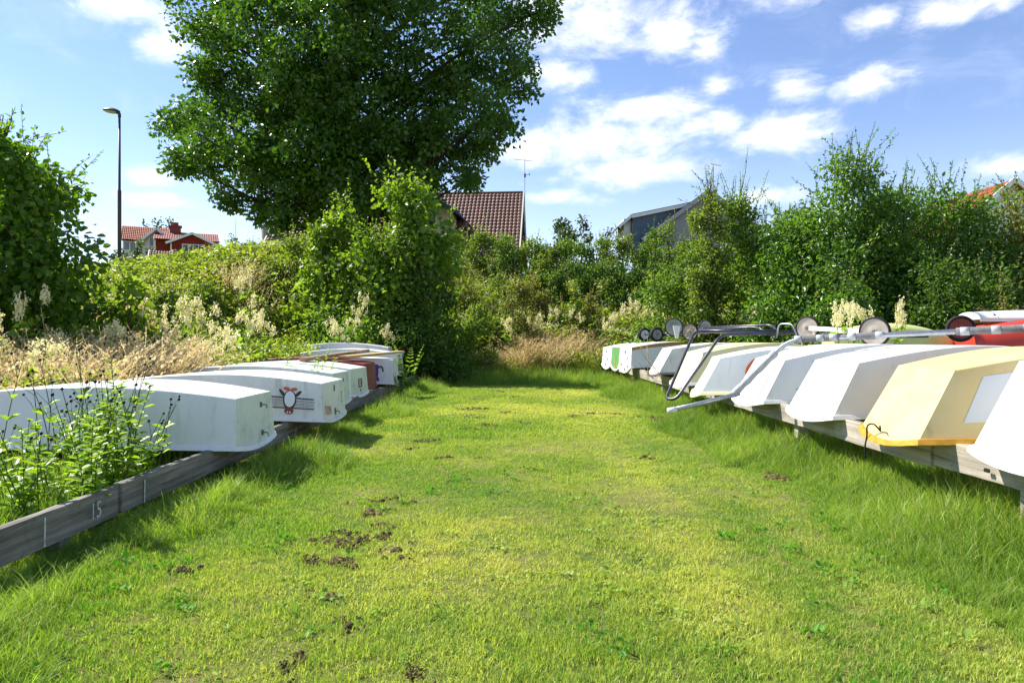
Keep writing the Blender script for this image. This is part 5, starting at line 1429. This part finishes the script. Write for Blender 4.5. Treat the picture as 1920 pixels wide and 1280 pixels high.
for s, e in ((-1, g0), (1, g1)): mb.slab([(gp.x, -1.4, gp.z), (gp.x + s * 1.5, -1.4, gp.z - 1.55), (gp.x + s * 1.5, 2, gp.z - 1.55), (gp.x, 2, gp.z)], (0, 0, .15))
mb.build('gable_roof', M['tile_orange'], gg)
mb = MB()
for s in (-1, 1): mb.bar((gp.x, -1.44, gp.z + .03), (gp.x + s * 1.52, -1.44, gp.z - 1.52), .06, .24)
mb.build('barge_board', M['trim_white'], gg)
w = Rl(281, 452, Yr - 1, o_); window(HW, (w.x, -1.04, w.z), 1.4, .8, 4); window(HW, (w.x + .1, -1.04, w.z - 1.6), 1.4, .8, 2)
w = Rl(247, 462, Yr, o_); window(HW, (w.x, -.04, w.z), .9, .8, 2)
orr = at(352, 500, Yr - 1); HR = empty('red_house', orr, 'dark red wooden house with a balcony under its gable', 'house', None, .43); HR.scale = (1.08, 1, 1); o_ = HR.location.copy()
a, b = Rl(301, 452, Yr - 1, o_), Rl(400, 452, Yr - 1, o_)
mb = MB(); mb.box(((a.x + b.x) / 2, 3, a.z / 2 - 1), (b.x - a.x, 6, a.z + 2)); hw_ = mb.build('wall', M['house_red'], HR)
mb = MB(); boards(mb, a.x, b.x, -1.9, a.z - .02, -.005, .22, .03); mb.build('cladding', M['house_red'], hw_)
rt = Rl(400, 438, Yr + 2, o_); tile_roof('roof', 'tile_red', HR, (a.x - .1, -.45, a.z), (b.x + .1, -.45, a.z), (b.x + .1, 3, rt.z), (a.x - .1, 3, rt.z), 6, 28, .03, .02)
tile_roof('roof', 'tile_red', HR, (b.x + .1, 6.45, a.z), (a.x - .1, 6.45, a.z), (a.x - .1, 3, rt.z), (b.x + .1, 3, rt.z), 6, 28, .03, .02)
mb = MB(); mb.bar((b.x + .13, -.45, a.z), (b.x + .13, 3, rt.z), .08, .2); mb.box((b.x + .02, -.05, a.z / 2), (.16, .16, a.z - .1)); mb.box((a.x, -.05, a.z / 2), (.16, .16, a.z - .1)); mb.build('corner_board', M['trim_white'], HR)
gp = Rl(350, 438, Yr - 2, o_); mb = MB(); mb.slab([(gp.x - 1.75, -1, -2), (gp.x + 1.75, -1, -2), (gp.x + 1.75, -1, gp.z - .95), (gp.x, -1, gp.z - .08), (gp.x - 1.75, -1, gp.z - .95)], (0, 3, 0)); gg = mb.build('front_gable', M['house_red'], HR)
mb = MB()
for s in (-1, 1): mb.slab([(gp.x, -1.4, gp.z), (gp.x + s * 2.1, -1.4, gp.z - 1.05), (gp.x + s * 2.1, 2.4, gp.z - 1.05), (gp.x, 2.4, gp.z)], (0, 0, .12))
mb.build('gable_roof', M['tile_red'], gg)
mb = MB()
for s in (-1, 1): mb.bar((gp.x, -1.44, gp.z + .02), (gp.x + s * 2.12, -1.44, gp.z - 1.04), .06, .22); mb.box((gp.x + s * 1.7, -1.06, gp.z - 2.2), (.12, .12, 2.4))
mb.build('barge_board', M['trim_white'], gg)
window(HR, (gp.x + .1, -1.05, gp.z - 1.55), 1.7, .95, 4)
mb = MB(); mb.box((gp.x, -1.5, gp.z - 2.75), (3.3, .9, .1))
for k in range(14): mb.box((gp.x - 1.6 + k * .246, -1.92, gp.z - 2.35), (.16, .04, .75))
mb.box((gp.x, -1.92, gp.z - 1.95), (3.3, .06, .08)); mb.build('balcony', M['grey_render'], HR)
ch = Rl(358, 430, Yr + 2, o_); mb = MB(); mb.box((ch.x, 3, ch.z - .55), (.95, .9, 1.3)); mb.box((ch.x, 3, ch.z + .14), (1.15, 1.1, .14)); mb.lathe([(.3, 0), (.3, .35), (.001, .4)], (ch.x, 3, ch.z + .2), (0, 0, 1), 10); mb.build('chimney', M['tile_red'], HR)

# small dark tiled outbuilding, grey building
og = at(305, 490, 42); GA = empty('garage', og, 'small dark red tiled outbuilding roof below the red house', 'outbuilding', None, .44); o_ = GA.location.copy()
a, b = Rl(281, 492, 42, o_), Rl(338, 492, 42, o_); rt = Rl(283, 473, 44, o_)
mb = MB(); mb.box(((a.x + b.x) / 2, 2, a.z / 2 - 1.5), (b.x - a.x - .3, 3.6, a.z + 3)); mb.build('wall', M['house_red'], GA)
tile_roof('roof', 'tile_dark', GA, (a.x, -.3, a.z - .15), (b.x, -.3, a.z - .15), (b.x, 2, rt.z), (a.x, 2, rt.z), 7, 12, .05, .04)
tile_roof('roof', 'tile_dark', GA, (b.x, 4.3, a.z - .15), (a.x, 4.3, a.z - .15), (a.x, 2, rt.z), (b.x, 2, rt.z), 7, 12, .05, .04)
mb = MB(); mb.bar((a.x - .04, -.3, a.z - .12), (a.x - .04, 2, rt.z + .02), .06, .2); mb.build('barge_board', M['trim_white'], GA)
oe = at(506, 470, 60); E = empty('grey_house', oe, 'grey boarded house corner seen left of the oak', 'house', None, .33); o_ = E.location.copy(); a, b = Rl(493, 425, 60, o_), Rl(530, 425, 60, o_)
mb = MB(); mb.box(((a.x + b.x) / 2, 2, a.z / 2 - 2), (b.x - a.x, 4, a.z + 4)); mb.build('wall', M['grey_render'], E)
mb = MB()
for k in range(9): mb.box(((a.x + b.x) / 2, -.012, a.z - .12 - k * .26), (b.x - a.x - .16, .024, .22))
mb.build('cladding', M['grey_render'], E)
mb = MB(); mb.box((a.x, -.02, a.z / 2), (.14, .14, a.z)); mb.build('corner_board', M['trim_white'], E)
mb = MB(); mb.box(((a.x + b.x) / 2, 2, a.z + .06), (b.x - a.x + .3, 4.4, .1)); mb.build('roof', M['roof_black'], E)
# orange roofed house far right
of = at(1893, 380, 36); Fh = empty('gabled_house', of, 'orange tiled house with a white gable above the right thicket', 'house'); o_ = Fh.location.copy(); pk = Rl(1893, 340, 36, o_)
mb = MB(); mb.slab([(pk.x - 3, 0, -6), (pk.x + 3, 0, -6), (pk.x + 3, 0, pk.z - 2.5), (pk.x, 0, pk.z - .15), (pk.x - 3, 0, pk.z - 2.5)], (0, 7, 0)); mb.build('wall', M['house_white'], Fh)
sl = Vector((-3.4, 0, -2.85))
for s in (-1, 1):
    e = (pk.x + s * 3.4, pk.z - 2.85)
    if s < 0: tile_roof('roof', 'tile_orange', Fh, (e[0], 7.4, e[1]), (e[0], -.4, e[1]), (pk.x, -.4, pk.z), (pk.x, 7.4, pk.z), 11, 24, .05, .04)
    else: tile_roof('roof', 'tile_orange', Fh, (e[0], -.4, e[1]), (e[0], 7.4, e[1]), (pk.x, 7.4, pk.z), (pk.x, -.4, pk.z), 11, 24, .05, .04)
mb = MB()
for s in (-1, 1): mb.bar((pk.x, -.46, pk.z + .02), (pk.x + s * 3.42, -.46, pk.z - 2.83), .08, .24)
mb.build('barge_board', M['trim_white'], Fh)

# street lamp
lb = at(224, 500, 26); zt = at(224, 215, 26).z; zb = float(G(lb.x, 26)) - .1
SL = empty('street_lamp', (lb.x, 26, zb), 'slim dark street lamp with a flat oval head behind the mound', 'street lamp'); h = zt - zb
M['lamp_pole'] = pmat('dark_brown_pole', (.05, .042, .04), .5, .4, var=.2); M['lamp_glass'] = pmat('lamp_lens', (.40, .38, .27), .25, .6)
mb = MB(); mb.tube([(0, 0, 0), (0, 0, h * .60), (0, 0, h * .605), (0, 0, h)], [.068, .068, .048, .042], 12); mb.build('pole', M['lamp_pole'], SL, True)
mb = MB(); mb.tube([(0, 0, h * .0), (0, 0, h * .18)], .08, 12); mb.build('base_sleeve', M['galv'], SL, True)
mb = MB(); mb.tube([(0, 0, h - .1), (0, 0, h + .02), (-.10, -.02, h + .08)], .06, 10); mb.build('bracket', M['lamp_pole'], SL, True)
hd_ = []; V, F = [], []; n = 18; prof = [(0, .115), (.35, .11), (.7, .075), (.95, .03), (1.0, 0), (.93, -.03)]
for rr_, zz in prof:
    for j in range(n): tt = 2 * PI * j / n; V.append((-.30 + .33 * rr_ * math.cos(tt), .17 * rr_ * math.sin(tt), h + .12 + zz - .10 * (.33 * rr_ * math.cos(tt)) + .02))
for i in range(len(prof) - 1):
    for j in range(n): F.append((i * n + j, i * n + (j + 1) % n, (i + 1) * n + (j + 1) % n, (i + 1) * n + j))
head = mesh_obj('lamp_head', V, F, M['lamp_pole'], SL, True)
V = []; F = []; prof = [(.91, -.028), (.7, -.07), (.35, -.095), (0.01, -.10)]
for rr_, zz in prof:
    for j in range(n): tt = 2 * PI * j / n; V.append((-.31 + .31 * rr_ * math.cos(tt), .15 * rr_ * math.sin(tt), h + .14 + zz - .10 * (.33 * rr_ * math.cos(tt))))
for i in range(len(prof) - 1):
    for j in range(n): F.append((i * n + j, (i + 1) * n + j, (i + 1) * n + (j + 1) % n, i * n + (j + 1) % n))
mesh_obj('lens', V, F, M['lamp_glass'], head, True)
fp = at(442, 470, 60); o = MB().tube([(0, 0, -2), (0, 0, at(442, 388, 60).z - fp.z)], [.05, .025], 8).build('flagpole', M['whitemetal'], None, True); o.location = fp; tag(o, 'thin bare flagpole in front of the clouds left of the oak', 'flagpole')

# ------------------------------------------------------------------ clods of soil on the lawn
def clods():
    rng = np.random.default_rng(9); protos = []
    for k in range(5):
        mb = MB(); nb = 26 + 5 * k
        for q in range(nb):
            c = Vector((rng.normal() * .075, rng.normal() * .045, .004 + .006 * rng.random())); r = .005 + .019 * rng.random() ** 2.6; n = 8; o = len(mb.v)
            for i in range(6):
                th = PI * i / 5
                for j in range(n):
                    ph = 2 * PI * j / n; rr = r * (.6 + .75 * rng.random()); mb.v.append(c + Vector((rr * math.sin(th) * math.cos(ph), rr * math.sin(th) * math.sin(ph), rr * .75 * math.cos(th))))
            mb.addf([(i * n + j, i * n + (j + 1) % n, (i + 1) * n + (j + 1) % n, (i + 1) * n + j) for i in range(5) for j in range(n)], o)
        me = mb.build('soil_clod', M['soil'] if k % 2 == 0 else M['soil_dry'], None, True, link=False); protos.append(me)
    pts = [(725, 940, 1.5), (708, 962, 1.2), (690, 1015, 1.1), (620, 1016, 1.0), (640, 1022, .9), (750, 1043, 1.2), (620, 1056, 1.0), (580, 1050, .6), (650, 1058, .8), (348, 1072, .7), (765, 945, .6), (718, 988, .8), (652, 1002, .7), (800, 828, 1.4), (832, 860, 1.0), (772, 842, .9), (895, 750, 1.5), (890, 768, 1.8), (880, 782, 1.5),
           (912, 800, 1.8), (880, 806, 1.5), (955, 775, 1.6), (975, 795, 1.3), (935, 735, 1.5), (965, 745, 1.4), (1120, 777, 1.8), (1150, 778, 2.0), (1235, 788, 2.4), (1250, 795, 1.8), (1080, 782, 1.4), (645, 1172, .8), (610, 1125, .7), (545, 1252, .6), (1455, 897, 1.6), (1690, 1003, 1.0), (1215, 860, 1.2), (905, 860, .7), (845, 905, .5), (1000, 880, .6), (870, 770, 1.5), (900, 785, 1.4), (1785, 1065, .9), (780, 1270, .4)]
    for i, (px, py, s) in enumerate(pts):
        Y = CAM_H * FPX / (py - HORIZ) * 1.0; src = protos[i % 5]; o = src.copy(); COL.objects.link(o)
        o.location = ((px - 960) / FPX * Y, Y, .008); s = s * .72 + .16; o.scale = (s, s, s * .85); o.rotation_euler = (0, 0, rng.random() * 6.28)
        tag(o, 'crumbled clod of brown soil lying on the mown lawn', 'soil clod', 'clods of soil on the mown lawn')


clods()
